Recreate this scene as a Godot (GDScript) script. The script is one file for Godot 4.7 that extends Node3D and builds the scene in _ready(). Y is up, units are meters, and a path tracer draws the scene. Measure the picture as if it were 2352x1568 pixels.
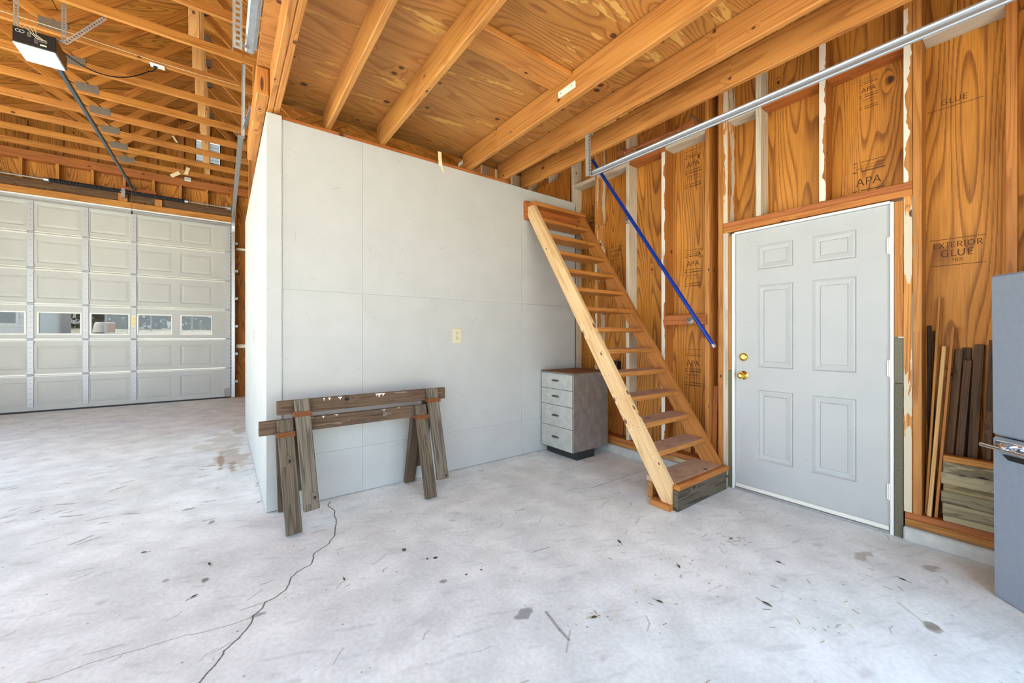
extends Node3D
# Barn garage interior: white partition, loft, open stair, stud walls. Units metres, y up, camera at the origin column.

var rng := RandomNumberGenerator.new()
var M := {}
var UV := Vector2(0.3, 4.0)
var org := Vector3.ZERO
var whole := false
var taken := {}

func _ready() -> void:
	rng.seed = 7
	camera_and_light()
	textures()
	build_floor()
	build_ground()
	build_wall_right()
	build_partition()
	build_loft()
	build_wall_far()
	build_wall_rest()
	build_roof()
	build_garage_door()
	build_entry_door()
	build_stairs()
	build_handrail()
	build_cabinet()
	build_sawhorses()
	build_fridge()
	build_lumber()
	build_tracks()
	build_opener()
	build_small()
	build_straw()
	build_outside()

func camera_and_light() -> void:
	var cam := Camera3D.new()
	cam.name = "camera"
	cam.projection = Camera3D.PROJECTION_FRUSTUM
	cam.near = 0.05
	cam.far = 400.0
	cam.size = 0.05 * 1568.0 / 900.0
	cam.frustum_offset = Vector2(0.0, -0.05 * 12.0 / 900.0)
	cam.position = Vector3(0, 1.225, 0)
	cam.rotation_degrees = Vector3(0, -36.4, 0)
	add_child(cam)
	cam.current = true
	var env := Environment.new()
	var sky := Sky.new()
	var sm := ProceduralSkyMaterial.new()
	sm.sky_top_color = Color(0.69, 0.815, 0.94)
	sm.sky_horizon_color = Color(0.92, 0.968, 0.972)
	sm.ground_bottom_color = Color(0.55, 0.53, 0.50)
	sm.ground_horizon_color = Color(0.75, 0.74, 0.72)
	sm.sky_energy_multiplier = 1.0
	sky.sky_material = sm
	env.background_mode = Environment.BG_SKY
	env.sky = sky
	env.tonemap_mode = Environment.TONE_MAPPER_LINEAR
	env.tonemap_exposure = 5.75
	env.sdfgi_enabled = true
	env.ssao_enabled = true
	env.ssil_enabled = true
	var we := WorldEnvironment.new()
	we.name = "environment"
	we.environment = env
	add_child(we)
	var sun := DirectionalLight3D.new()
	sun.name = "sun"
	sun.light_color = Color(1.0, 0.98, 0.93)
	sun.light_energy = 2.0
	sun.light_angular_distance = 0.6
	sun.shadow_enabled = true
	add_child(sun)
	sun.look_at_from_position(Vector3.ZERO, Vector3(0.45, -1.0, -0.05), Vector3.UP)

# ---------------------------------------------------------------- helpers
func numbered(n: String) -> String:
	if not taken.has(n):
		taken[n] = 0
		return n
	taken[n] += 1
	return "%s_%03d" % [n, taken[n]]

func thing(called: String, label: String, category: String, at := Vector3.ZERO, group := "") -> Node3D:
	var o := Node3D.new()
	o.name = numbered(called)
	add_child(o)
	o.position = at
	org = at
	o.set_meta("label", label)
	o.set_meta("category", category)
	if group != "":
		o.set_meta("group", group)
	return o

func struct(called: String, label := "", category := "") -> Node3D:
	var o := Node3D.new()
	o.name = numbered(called)
	add_child(o)
	org = Vector3.ZERO
	o.set_meta("kind", "structure")
	if label != "":
		o.set_meta("label", label)
	if category != "":
		o.set_meta("category", category)
	return o

func S() -> SurfaceTool:
	var st := SurfaceTool.new()
	st.begin(Mesh.PRIMITIVE_TRIANGLES)
	return st

func put(parent: Node3D, called: String, st: SurfaceTool, m: Material) -> MeshInstance3D:
	var o := MeshInstance3D.new()
	o.name = called
	o.mesh = st.commit()
	o.material_override = m
	parent.add_child(o, true)
	return o

func tri(st: SurfaceTool, a: Vector3, b: Vector3, c: Vector3, n: Vector3, ua: Vector2, ub: Vector2, uc: Vector2, col: Color) -> void:
	var q := [[a, ua], [b, ub], [c, uc]]
	if (b - a).cross(c - a).dot(n) > 0.0:
		q = [[a, ua], [c, uc], [b, ub]]
	for v in q:
		st.set_color(col)
		st.set_normal(n)
		st.set_uv(v[1])
		st.add_vertex(v[0] - org)

func quad(st: SurfaceTool, p: Array, n: Vector3, u: Array, col: Color) -> void:
	tri(st, p[0], p[1], p[2], n, u[0], u[1], u[2], col)
	tri(st, p[0], p[2], p[3], n, u[0], u[2], u[3], col)

func buv(q: Vector3, k: int, g: int, r: Vector2) -> Vector2:
	var i := (k + 1) % 3
	var j := (k + 2) % 3
	if g == k:
		return Vector2(q[i] / UV.x + r.x, q[j] / UV.y * 0.3 + r.y)
	if g == i:
		return Vector2(q[j] / UV.x + r.x, q[i] / UV.y + r.y)
	return Vector2(q[i] / UV.x + r.x, q[j] / UV.y + r.y)

# a box with chamfered edges, grain along its longest side
func box(st: SurfaceTool, c: Vector3, s: Vector3, bev := 0.0, col := Color.WHITE, b := Basis(), grain := -1) -> void:
	var h := s * 0.5
	var g := grain
	if g < 0:
		g = 0
		if s.y > s[g]: g = 1
		if s.z > s[g]: g = 2
	var r := Vector2(rng.randf(), rng.randf())
	var keep := UV
	if whole:
		UV = UV * Vector2(1.0 if r.x < 0.5 else -1.0, 1.0 if r.y < 0.5 else -1.0)
		r = Vector2(0.5, 0.5)
	bev = minf(bev, minf(h.x, minf(h.y, h.z)) * 0.8)
	for k in 3:
		var i := (k + 1) % 3
		var j := (k + 2) % 3
		for sg in [-1.0, 1.0]:
			var pts := []
			var us := []
			for e in [[-1, -1], [1, -1], [1, 1], [-1, 1]]:
				var q := Vector3.ZERO
				q[k] = sg * h[k]
				q[i] = e[0] * (h[i] - bev)
				q[j] = e[1] * (h[j] - bev)
				pts.append(c + b * q)
				us.append(buv(q, k, g, r))
			var n := Vector3.ZERO
			n[k] = sg
			quad(st, pts, b * n, us, col)
	if bev <= 0.0:
		UV = keep
		return
	for k in 3:
		var i := (k + 1) % 3
		var j := (k + 2) % 3
		for si in [-1.0, 1.0]:
			for sj in [-1.0, 1.0]:
				var pts := []
				var us := []
				for e in [[0, -1], [0, 1], [1, 1], [1, -1]]:
					var q := Vector3.ZERO
					q[k] = e[1] * (h[k] - bev)
					q[i] = si * (h[i] - (bev if e[0] == 1 else 0.0))
					q[j] = sj * (h[j] - (bev if e[0] == 0 else 0.0))
					pts.append(c + b * q)
					us.append(buv(q, i, g, r))
				var n := Vector3.ZERO
				n[i] = si
				n[j] = sj
				quad(st, pts, b * n.normalized(), us, col)
	for sx in [-1.0, 1.0]:
		for sy in [-1.0, 1.0]:
			for sz in [-1.0, 1.0]:
				var a := Vector3(sx * h.x, sy * (h.y - bev), sz * (h.z - bev))
				var d := Vector3(sx * (h.x - bev), sy * h.y, sz * (h.z - bev))
				var e := Vector3(sx * (h.x - bev), sy * (h.y - bev), sz * h.z)
				tri(st, c + b * a, c + b * d, c + b * e, b * Vector3(sx, sy, sz).normalized(), buv(a, 0, g, r), buv(d, 0, g, r), buv(e, 0, g, r), col)
	UV = keep

func usemat(m: Material) -> void:
	UV = m.get_meta("uv") if m.has_meta("uv") else Vector2(1, 1)
	whole = m.has_meta("whole")

func bx(parent: Node3D, called: String, c: Vector3, s: Vector3, m: Material, bev := 0.003, col := Color.WHITE, b := Basis(), grain := -1) -> MeshInstance3D:
	usemat(m)
	var st := S()
	box(st, c, s, bev, col, b, grain)
	return put(parent, called, st, m)

# box by its two corners
func bc(parent: Node3D, called: String, a: Vector3, b: Vector3, m: Material, bev := 0.003, col := Color.WHITE, grain := -1) -> MeshInstance3D:
	return bx(parent, called, (a + b) * 0.5, (b - a).abs(), m, bev, col, Basis(), grain)

# frame for a bar from a to b; x axis as close to hint as possible
func along(a: Vector3, b: Vector3, hint: Vector3) -> Basis:
	var y := (b - a).normalized()
	var x := (hint - y * hint.dot(y)).normalized()
	return Basis(x, y, x.cross(y))

func bar(parent: Node3D, called: String, a: Vector3, b: Vector3, w: float, t: float, hint: Vector3, m: Material, bev := 0.003, col := Color.WHITE) -> MeshInstance3D:
	return bx(parent, called, (a + b) * 0.5, Vector3(w, a.distance_to(b), t), m, bev, col, along(a, b, hint))

func sbar(st: SurfaceTool, a: Vector3, b: Vector3, w: float, t: float, hint: Vector3, bev := 0.0, col := Color.WHITE) -> void:
	box(st, (a + b) * 0.5, Vector3(w, a.distance_to(b), t), bev, col, along(a, b, hint))

# polygon pts (in the plane of axes i, j) pushed along axis k from a0 to a1
func prism(st: SurfaceTool, pts: PackedVector2Array, k: int, a0: float, a1: float, col := Color.WHITE, gdir := Vector2(0, 1)) -> void:
	var i := (k + 1) % 3
	var j := (k + 2) % 3
	var r := Vector2(rng.randf(), rng.randf())
	var gp := Vector2(-gdir.y, gdir.x)
	var idx := Geometry2D.triangulate_polygon(pts)
	for e in [[a0, -1.0], [a1, 1.0]]:
		var n := Vector3.ZERO
		n[k] = e[1] * signf(a1 - a0)
		for t in range(0, idx.size(), 3):
			var v := []
			var u := []
			for w in 3:
				var p := pts[idx[t + w]]
				var q := Vector3.ZERO
				q[k] = e[0]
				q[i] = p.x
				q[j] = p.y
				v.append(q)
				u.append(Vector2(p.dot(gp) / UV.x, p.dot(gdir) / UV.y) + r)
			tri(st, v[0], v[1], v[2], n, u[0], u[1], u[2], col)
	var ctr := Vector2.ZERO
	for p in pts:
		ctr += p / pts.size()
	var cw := Geometry2D.is_polygon_clockwise(pts)
	for t in pts.size():
		var p := pts[t]
		var q := pts[(t + 1) % pts.size()]
		var d := (q - p).normalized()
		var nn := Vector2(d.y, -d.x)
		if cw:
			nn = -nn
		var n := Vector3.ZERO
		n[i] = nn.x
		n[j] = nn.y
		var v := []
		var u := []
		for e in [[p, a0], [q, a0], [q, a1], [p, a1]]:
			var w := Vector3.ZERO
			w[k] = e[1]
			w[i] = e[0].x
			w[j] = e[0].y
			v.append(w)
			var lp: Vector2 = e[0]
			if absf(d.dot(gdir)) > 0.5:
				u.append(Vector2(e[1] / UV.x, lp.dot(gdir) / UV.y) + r)
			else:
				u.append(Vector2(e[1] / UV.x, lp.dot(gp) / UV.y) + r)
		quad(st, v, n, u, col)

# 2D profile swept straight from a to b; profile x along hint
func extrude(st: SurfaceTool, prof: PackedVector2Array, a: Vector3, b: Vector3, hint: Vector3, col := Color.WHITE) -> void:
	var f := along(a, b, hint)
	var idx := Geometry2D.triangulate_polygon(prof)
	var L := a.distance_to(b)
	for e in [[a, -1.0], [b, 1.0]]:
		for t in range(0, idx.size(), 3):
			var v := []
			for w in 3:
				var p := prof[idx[t + w]]
				v.append(e[0] + f.x * p.x + f.z * p.y)
			tri(st, v[0], v[1], v[2], f.y * e[1], prof[idx[t]], prof[idx[t + 1]], prof[idx[t + 2]], col)
	var cw := Geometry2D.is_polygon_clockwise(prof)
	var run := 0.0
	for t in prof.size():
		var p := prof[t]
		var q := prof[(t + 1) % prof.size()]
		var d := (q - p).normalized()
		var nn := Vector2(d.y, -d.x) * (-1.0 if cw else 1.0)
		var n := f.x * nn.x + f.z * nn.y
		var l := p.distance_to(q)
		quad(st, [a + f.x * p.x + f.z * p.y, a + f.x * q.x + f.z * q.y, b + f.x * q.x + f.z * q.y, b + f.x * p.x + f.z * p.y], n, [Vector2(run / UV.x, 0), Vector2((run + l) / UV.x, 0), Vector2((run + l) / UV.x, L / UV.y), Vector2(run / UV.x, L / UV.y)], col)
		run += l

func tube(st: SurfaceTool, pts: PackedVector3Array, rad: float, seg := 8, col := Color.WHITE) -> void:
	var rings := []
	var f := Basis()
	for i in pts.size():
		var d := (pts[mini(i + 1, pts.size() - 1)] - pts[maxi(i - 1, 0)]).normalized()
		if i == 0:
			f = along(Vector3.ZERO, d, Vector3(0.31, 0.2, 0.93) if absf(d.z) < 0.9 else Vector3(0.9, 0.3, 0.1))
		else:
			f = along(Vector3.ZERO, d, f.x)
		var ring := []
		for k in seg:
			var an := TAU * k / seg
			ring.append([f.x * cos(an) + f.z * sin(an), pts[i]])
		rings.append(ring)
	for i in pts.size() - 1:
		for k in seg:
			var k2 := (k + 1) % seg
			var vs := [rings[i][k], rings[i][k2], rings[i + 1][k2], rings[i + 1][k]]
			smooth(st, vs, rad, col, Vector2(float(k) / seg, float(i)), Vector2(1.0 / seg, 1.0))
	for e in [0, pts.size() - 1]:
		var n := (pts[0] - pts[1]).normalized() if e == 0 else (pts[-1] - pts[-2]).normalized()
		for k in seg:
			tri(st, pts[e], pts[e] + rings[e][k][0] * rad, pts[e] + rings[e][(k + 1) % seg][0] * rad, n, Vector2.ZERO, Vector2.ZERO, Vector2.ZERO, col)

func smooth(st: SurfaceTool, vs: Array, rad: float, col: Color, u0: Vector2, du: Vector2) -> void:
	var p := []
	for v in vs:
		p.append(v[1] + v[0] * rad)
	var nm: Vector3 = vs[0][0] + vs[1][0]
	var order := [0, 1, 2, 0, 2, 3]
	if (p[1] - p[0]).cross(p[2] - p[0]).dot(nm) > 0.0:
		order = [0, 2, 1, 0, 3, 2]
	var us := [u0, u0 + Vector2(du.x, 0), u0 + du, u0 + Vector2(0, du.y)]
	for o in order:
		st.set_color(col)
		st.set_normal(vs[o][0])
		st.set_uv(us[o])
		st.add_vertex(p[o] - org)

# profile of (radius, height) turned about dir
func lathe(st: SurfaceTool, prof: Array, at: Vector3, dir: Vector3, seg := 16, col := Color.WHITE) -> void:
	var f := along(Vector3.ZERO, dir, Vector3(0.31, 0.2, 0.93) if absf(dir.z) < 0.9 else Vector3(0.9, 0.3, 0.1))
	for i in prof.size() - 1:
		var a: Vector2 = prof[i]
		var b: Vector2 = prof[i + 1]
		if a.distance_to(b) < 0.00001:
			continue
		var t := (b - a).normalized()
		var sl := Vector2(t.y, -t.x)
		for k in seg:
			var pts := []
			var ns := []
			for e in [[a, k], [a, k + 1], [b, k + 1], [b, k]]:
				var an: float = TAU * e[1] / seg
				var rd := f.x * cos(an) + f.z * sin(an)
				pts.append(at + rd * e[0].x + f.y * e[0].y)
				ns.append((rd * sl.x + f.y * sl.y).normalized())
			var order := [0, 1, 2, 0, 2, 3]
			var nm: Vector3 = ns[0] + ns[1]
			var cr: Vector3 = (pts[1] - pts[0]).cross(pts[2] - pts[0]) + (pts[2] - pts[0]).cross(pts[3] - pts[0])
			if cr.dot(nm) > 0.0:
				order = [0, 2, 1, 0, 3, 2]
			for o in order:
				st.set_color(col)
				st.set_normal(ns[o])
				st.set_uv(Vector2(float(k) / seg, float(i) * 0.2))
				st.add_vertex(pts[o] - org)

func lum(v: float) -> Color:
	return Color(v, v, v)

func vary(amount := 0.12) -> Color:
	var k := 1.0 + rng.randf_range(-amount, amount * 0.6)
	return Color(k, k * rng.randf_range(0.96, 1.02), k * rng.randf_range(0.90, 1.04))

func mat(albedo: Color, rough: float, metal := 0.0, tex: Texture2D = null, uv := Vector2(1, 1)) -> StandardMaterial3D:
	var m := StandardMaterial3D.new()
	m.albedo_color = albedo
	m.roughness = rough
	m.metallic = metal
	m.albedo_texture = tex
	m.vertex_color_use_as_albedo = true
	m.set_meta("uv", uv)
	return m

# ---------------------------------------------------------------- textures
func noise(sd: int, freq: float, oct := 3) -> FastNoiseLite:
	var n := FastNoiseLite.new()
	n.seed = sd
	n.noise_type = FastNoiseLite.TYPE_SIMPLEX_SMOOTH
	n.frequency = freq
	n.fractal_octaves = oct
	return n

func tex(w: int, h: int, data: PackedByteArray) -> ImageTexture:
	return ImageTexture.create_from_image(Image.create_from_data(w, h, false, Image.FORMAT_RGB8, data))

# wood: contour lines of a stretched noise field, fibres, knots. wide x long metres
func wood(w: int, h: int, wide: float, long: float, sd: int, light: Color, dark: Color, rings: float, sx: float, sy: float, contrast: float, knots: int, patch := Color(0, 0, 0, 0), patch_level := 1.0) -> ImageTexture:
	var a := noise(sd, 1.0, 2)
	var fib := noise(sd + 1, 1.0, 2)
	var blot := noise(sd + 2, 1.0, 3)
	var r := RandomNumberGenerator.new()
	r.seed = sd
	var ks := []
	for i in knots:
		ks.append([r.randf() * wide, r.randf() * long, r.randf_range(0.008, 0.02)])
	var data := PackedByteArray()
	data.resize(w * h * 3)
	var o := 0
	for y in h:
		var v := long * y / h
		var near_ks := []
		for k in ks:
			if absf(v - k[1]) < k[2] * 6.0:
				near_ks.append(k)
		for x in w:
			var u := wide * x / w
			var c := a.get_noise_2d(u * sx, v * sy) * rings + u * 3.0
			var kd := 0.0
			for k in near_ks:
				var dx: float = (u - k[0]) / k[2]
				var dy: float = (v - k[1]) / (k[2] * 1.5)
				var dd := dx * dx + dy * dy
				if dd < 16.0:
					c += 1.6 * exp(-dd * 0.22)
					kd = maxf(kd, 1.0 - smoothstep(0.35, 1.0, dd))
			var b := c - floorf(c)
			var line := smoothstep(0.45, 0.92, b) * (1.0 - smoothstep(0.93, 1.0, b))
			var f := fib.get_noise_2d(u * 160.0, v * 3.0) * 0.30
			var bl := blot.get_noise_2d(u * 2.3 + 9.0, v * 1.1)
			var t := clampf(line * contrast + f + bl * 0.28 + 0.12, 0.0, 1.0)
			var cr := lerpf(light.r, dark.r, t)
			var cg := lerpf(light.g, dark.g, t)
			var cb := lerpf(light.b, dark.b, t)
			if patch.a > 0.0:
				var pn := blot.get_noise_2d(u * 7.0 + 40.0, v * 1.5) + fib.get_noise_2d(u * 60.0, v * 10.0) * 0.25
				var pm := smoothstep(patch_level, patch_level + 0.06, pn) * patch.a
				cr = lerpf(cr, patch.r, pm)
				cg = lerpf(cg, patch.g, pm)
				cb = lerpf(cb, patch.b, pm)
			cr = lerpf(cr, dark.r * 0.5, kd * 0.85)
			cg = lerpf(cg, dark.g * 0.42, kd * 0.85)
			cb = lerpf(cb, dark.b * 0.6, kd * 0.85)
			data[o] = int(clampf(cr, 0, 1) * 255)
			data[o + 1] = int(clampf(cg, 0, 1) * 255)
			data[o + 2] = int(clampf(cb, 0, 1) * 255)
			o += 3
	return tex(w, h, data)

func C8(r: int, g: int, b: int) -> Color:
	return Color(r / 255.0, g / 255.0, b / 255.0)

# mottled plain surface
func mottle(w: int, h: int, sd: int, base: Color, other: Color, amount: float, sx: float, sy: float, specks: int, speck: Color, streaks := 0, streak := Color.BLACK) -> ImageTexture:
	var a := noise(sd, 1.0, 4)
	var g := noise(sd + 5, 1.0, 1)
	var data := PackedByteArray()
	data.resize(w * h * 3)
	var o := 0
	for y in h:
		for x in w:
			var t := clampf((a.get_noise_2d(sx * x / w, sy * y / h) * 0.5 + 0.5) * amount + g.get_noise_2d(x * 0.7, y * 0.7) * 0.05, 0.0, 1.0)
			data[o] = int(clampf(lerpf(base.r, other.r, t), 0, 1) * 255)
			data[o + 1] = int(clampf(lerpf(base.g, other.g, t), 0, 1) * 255)
			data[o + 2] = int(clampf(lerpf(base.b, other.b, t), 0, 1) * 255)
			o += 3
	var im := Image.create_from_data(w, h, false, Image.FORMAT_RGB8, data)
	var r := RandomNumberGenerator.new()
	r.seed = sd
	for i in specks:
		dab(im, r.randf() * w, r.randf() * h, r.randf_range(0.6, 2.2), r.randf_range(0.6, 2.2), speck, r.randf_range(0.2, 0.8))
	for i in streaks:
		var p := Vector2(r.randf() * w, r.randf() * h)
		var d := Vector2.from_angle(r.randf() * TAU) * r.randf_range(8, 40)
		stroke(im, [p, p + d * 0.5 + Vector2(r.randf_range(-3, 3), r.randf_range(-3, 3)), p + d], r.randf_range(0.5, 1.0), streak, r.randf_range(0.15, 0.5))
	return ImageTexture.create_from_image(im)

func blend_px(im: Image, x: int, y: int, c: Color, k: float) -> void:
	if x < 0 or y < 0 or x >= im.get_width() or y >= im.get_height() or k <= 0.0:
		return
	im.set_pixel(x, y, im.get_pixel(x, y).lerp(c, minf(k, 1.0)))

func dab(im: Image, cx: float, cy: float, rx: float, ry: float, c: Color, k: float, rough: FastNoiseLite = null, soft := 0.5) -> void:
	for y in range(int(cy - ry * 1.5) - 1, int(cy + ry * 1.5) + 2):
		for x in range(int(cx - rx * 1.5) - 1, int(cx + rx * 1.5) + 2):
			var d := Vector2((x - cx) / rx, (y - cy) / ry).length()
			if rough:
				d += rough.get_noise_2d(x, y) * 0.9
			blend_px(im, x, y, c, k * (1.0 - smoothstep(1.0 - soft, 1.0, d)))

func stroke(im: Image, pts: Array, rad: float, c: Color, k: float) -> void:
	for i in pts.size() - 1:
		var a: Vector2 = pts[i]
		var b: Vector2 = pts[i + 1]
		var lo := Vector2(minf(a.x, b.x), minf(a.y, b.y)) - Vector2(rad + 1, rad + 1)
		var hi := Vector2(maxf(a.x, b.x), maxf(a.y, b.y)) + Vector2(rad + 1, rad + 1)
		for y in range(int(lo.y), int(hi.y) + 2):
			for x in range(int(lo.x), int(hi.x) + 2):
				var q := Geometry2D.get_closest_point_to_segment(Vector2(x, y), a, b)
				blend_px(im, x, y, c, k * clampf(rad + 0.7 - q.distance_to(Vector2(x, y)), 0.0, 1.0))

func concrete(w: int, h: int, x0: float, z0: float, x1: float, z1: float, near: bool) -> ImageTexture:
	var big := noise(31, 0.55, 3)
	var mid := noise(32, 3.2, 4)
	var fine := noise(33, 38.0, 2)
	var scr := noise(34, 1.0, 2)
	var data := PackedByteArray()
	data.resize(w * h * 3)
	var o := 0
	for y in h:
		var z := lerpf(z0, z1, (y + 0.5) / h)
		for x in w:
			var px := lerpf(x0, x1, (x + 0.5) / w)
			var t := big.get_noise_2d(px, z) * 0.045 + mid.get_noise_2d(px, z) * 0.075 + fine.get_noise_2d(px, z) * 0.035
			var s := scr.get_noise_2d(px * 3.0 + z * 2.0, z * 14.0 - px * 6.0)
			t -= smoothstep(0.30, 0.7, s) * 0.045
			var warm := big.get_noise_2d(px + 20.0, z - 7.0) * 0.012
			data[o] = int(clampf(0.910 + t + warm, 0, 1) * 255)
			data[o + 1] = int(clampf(0.930 + t, 0, 1) * 255)
			data[o + 2] = int(clampf(0.925 + t - warm, 0, 1) * 255)
			o += 3
	var im := Image.create_from_data(w, h, false, Image.FORMAT_RGB8, data)
	var sc := Vector2(w / (x1 - x0), h / (z1 - z0))
	var to := func(p: Vector2) -> Vector2: return Vector2((p.x - x0) * sc.x, (p.y - z0) * sc.y)
	var r := RandomNumberGenerator.new()
	r.seed = 5
	var rough := noise(77, 0.03, 3)
	var dirt := Color(0.42, 0.40, 0.38)
	var black := Color(0.12, 0.12, 0.12)
	# specks and scuffs
	var area := (x1 - x0) * (z1 - z0)
	for i in int(area * 26):
		var p: Vector2 = to.call(Vector2(r.randf_range(x0, x1), r.randf_range(z0, z1)))
		var rr := r.randf_range(0.0016, 0.006) * sc.x
		dab(im, p.x, p.y, rr, rr * r.randf_range(0.6, 1.4), black if r.randf() < 0.3 else dirt, r.randf_range(0.25, 0.75))
	for i in int(area * 12):
		var p := Vector2(r.randf_range(x0, x1), r.randf_range(z0, z1))
		var d := Vector2.from_angle(r.randf_range(-0.9, 0.5)) * r.randf_range(0.02, 0.12)
		var q := p + d * 0.5 + Vector2(r.randf_range(-0.01, 0.01), r.randf_range(-0.01, 0.01))
		stroke(im, [to.call(p), to.call(q), to.call(p + d)], r.randf_range(0.4, 1.1), dirt if r.randf() < 0.75 else Color(0.93, 0.93, 0.92), r.randf_range(0.15, 0.5))
	for i in int(area * 3):
		var p: Vector2 = to.call(Vector2(r.randf_range(x0, x1), r.randf_range(z0, z1)))
		var rr := r.randf_range(0.012, 0.035) * sc.x
		dab(im, p.x, p.y, rr * 1.5, rr, Color(0.60, 0.59, 0.58), r.randf_range(0.1, 0.35), rough, 0.9)
	# marks read from the photograph (x, z, half sizes, colour, strength)
	var brown := Color(0.50, 0.38, 0.24)
	var marks := [
		[-0.02, -4.75, 0.03, 0.35, brown, 0.55], [0.06, -4.5, 0.05, 0.2, brown, 0.5], [0.08, -4.9, 0.16, 0.5, Color(0.62, 0.56, 0.47), 0.4], [0.0, -5.7, 0.22, 0.7, Color(0.70, 0.66, 0.58), 0.35],
		[0.15, -6.2, 0.1, 0.3, Color(0.55, 0.5, 0.43), 0.35],
		[2.44, -2.93, 0.035, 0.05, Color(0.93, 0.93, 0.93), 0.8], [2.45, -2.86, 0.02, 0.03, Color(0.95, 0.95, 0.95), 0.9], [2.40, -2.62, 0.06, 0.03, Color(0.93, 0.93, 0.93), 0.7], [2.44, -2.79, 0.03, 0.02, Color(0.93, 0.93, 0.93), 0.8],
		[1.075, -1.36, 0.055, 0.028, Color(0.52, 0.53, 0.54), 0.75], [2.42, -0.285, 0.03, 0.03, Color(0.55, 0.52, 0.46), 0.7], [2.40, -0.27, 0.035, 0.02, Color(0.55, 0.52, 0.46), 0.5],
		[0.836, -2.179, 0.012, 0.015, Color(0.2, 0.2, 0.2), 0.8], [0.946, -2.0, 0.012, 0.01, black, 0.8], [1.09, -1.752, 0.008, 0.008, black, 0.9], [1.005, -1.763, 0.01, 0.008, black, 0.9], [0.882, -1.787, 0.02, 0.02, Color(0.5, 0.5, 0.5), 0.6], [0.902, -2.015, 0.008, 0.008, black, 0.8],
		[-0.059, -3.266, 0.025, 0.03, dirt, 0.6], [-0.075, -2.501, 0.015, 0.02, dirt, 0.7], [-0.233, -2.613, 0.02, 0.02, dirt, 0.4], [0.13, -2.05, 0.03, 0.018, Color(0.6, 0.6, 0.6), 0.8], [0.75, -1.55, 0.12, 0.08, Color(0.74, 0.74, 0.75), 0.22], [0.55, -1.55, 0.1, 0.08, Color(0.74, 0.74, 0.75), 0.22],
		[2.47, -1.13, 0.03, 0.03, Color(0.62, 0.58, 0.48), 0.5], [2.9, -0.6, 0.1, 0.03, Color(0.6, 0.56, 0.5), 0.5], [3.0, -0.35, 0.08, 0.03, Color(0.55, 0.5, 0.46), 0.5], [-0.2, -3.6, 0.04, 0.02, dirt, 0.5],
	]
	for m in marks:
		var p: Vector2 = to.call(Vector2(m[0], m[1]))
		dab(im, p.x, p.y, m[2] * sc.x, m[3] * sc.y, m[4], m[5], rough, 0.5)
	var cracks := [[0.639, -3.140, 0.609, -3.083, 0.619, -3.011, 0.631, -2.954, 0.612, -2.879, 0.606, -2.799, 0.589, -2.732, 0.568, -2.657, 0.549, -2.585, 0.517, -2.541, 0.499, -2.502, 0.443, -2.468, 0.410, -2.445, 0.402, -2.394, 0.378, -2.334, 0.346, -2.327, 0.308, -2.304, 0.274, -2.270, 0.260, -2.216, 0.243, -2.175, 0.202, -2.147, 0.156, -2.128, 0.139, -2.091, 0.106, -2.058, 0.094, -2.011, 0.066, -1.960, 0.028, -1.922, 0.004, -1.894, -0.024, -1.834, -0.050, -1.803, -0.070, -1.773, -0.3, -1.45],
		[0.099, -2.049, 0.043, -2.049, -0.002, -2.055, -0.051, -2.060, -0.124, -2.088, -0.194, -2.097, -0.270, -2.101, -0.345, -2.118, -0.409, -2.123, -0.465, -2.119, -0.498, -2.110, -0.556, -2.131, -0.9, -2.16],
		[2.40, -2.17, 3.127, -2.171, 3.28, -2.17], [2.399, -2.579, 3.146, -2.661]]
	var wide := [0.0020, 0.0010, 0.0016, 0.0010]
	var dens := [0.8, 0.42, 0.5, 0.3]
	for ci in cracks.size():
		var line := []
		var cr: Array = cracks[ci]
		for i in range(0, cr.size() - 2, 2):
			var a := Vector2(cr[i], cr[i + 1])
			var b := Vector2(cr[i + 2], cr[i + 3])
			var steps := maxi(1, int(a.distance_to(b) / 0.018))
			for s in steps:
				var jit := 0.0 if ci >= 2 else 0.0028
				line.append(to.call(a.lerp(b, float(s) / steps) + Vector2(r.randf_range(-jit, jit), r.randf_range(-jit, jit))))
		line.append(to.call(Vector2(cr[-2], cr[-1])))
		stroke(im, line, maxf(0.35, wide[ci] * sc.x), Color(0.20, 0.18, 0.16), dens[ci])
	if near:
		stroke(im, [to.call(Vector2(1.154, -1.313)), to.call(Vector2(1.13, -1.2)), to.call(Vector2(1.123, -1.14))], 2.0, Color(0.5, 0.49, 0.46), 0.6)
	return ImageTexture.create_from_image(im)

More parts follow.
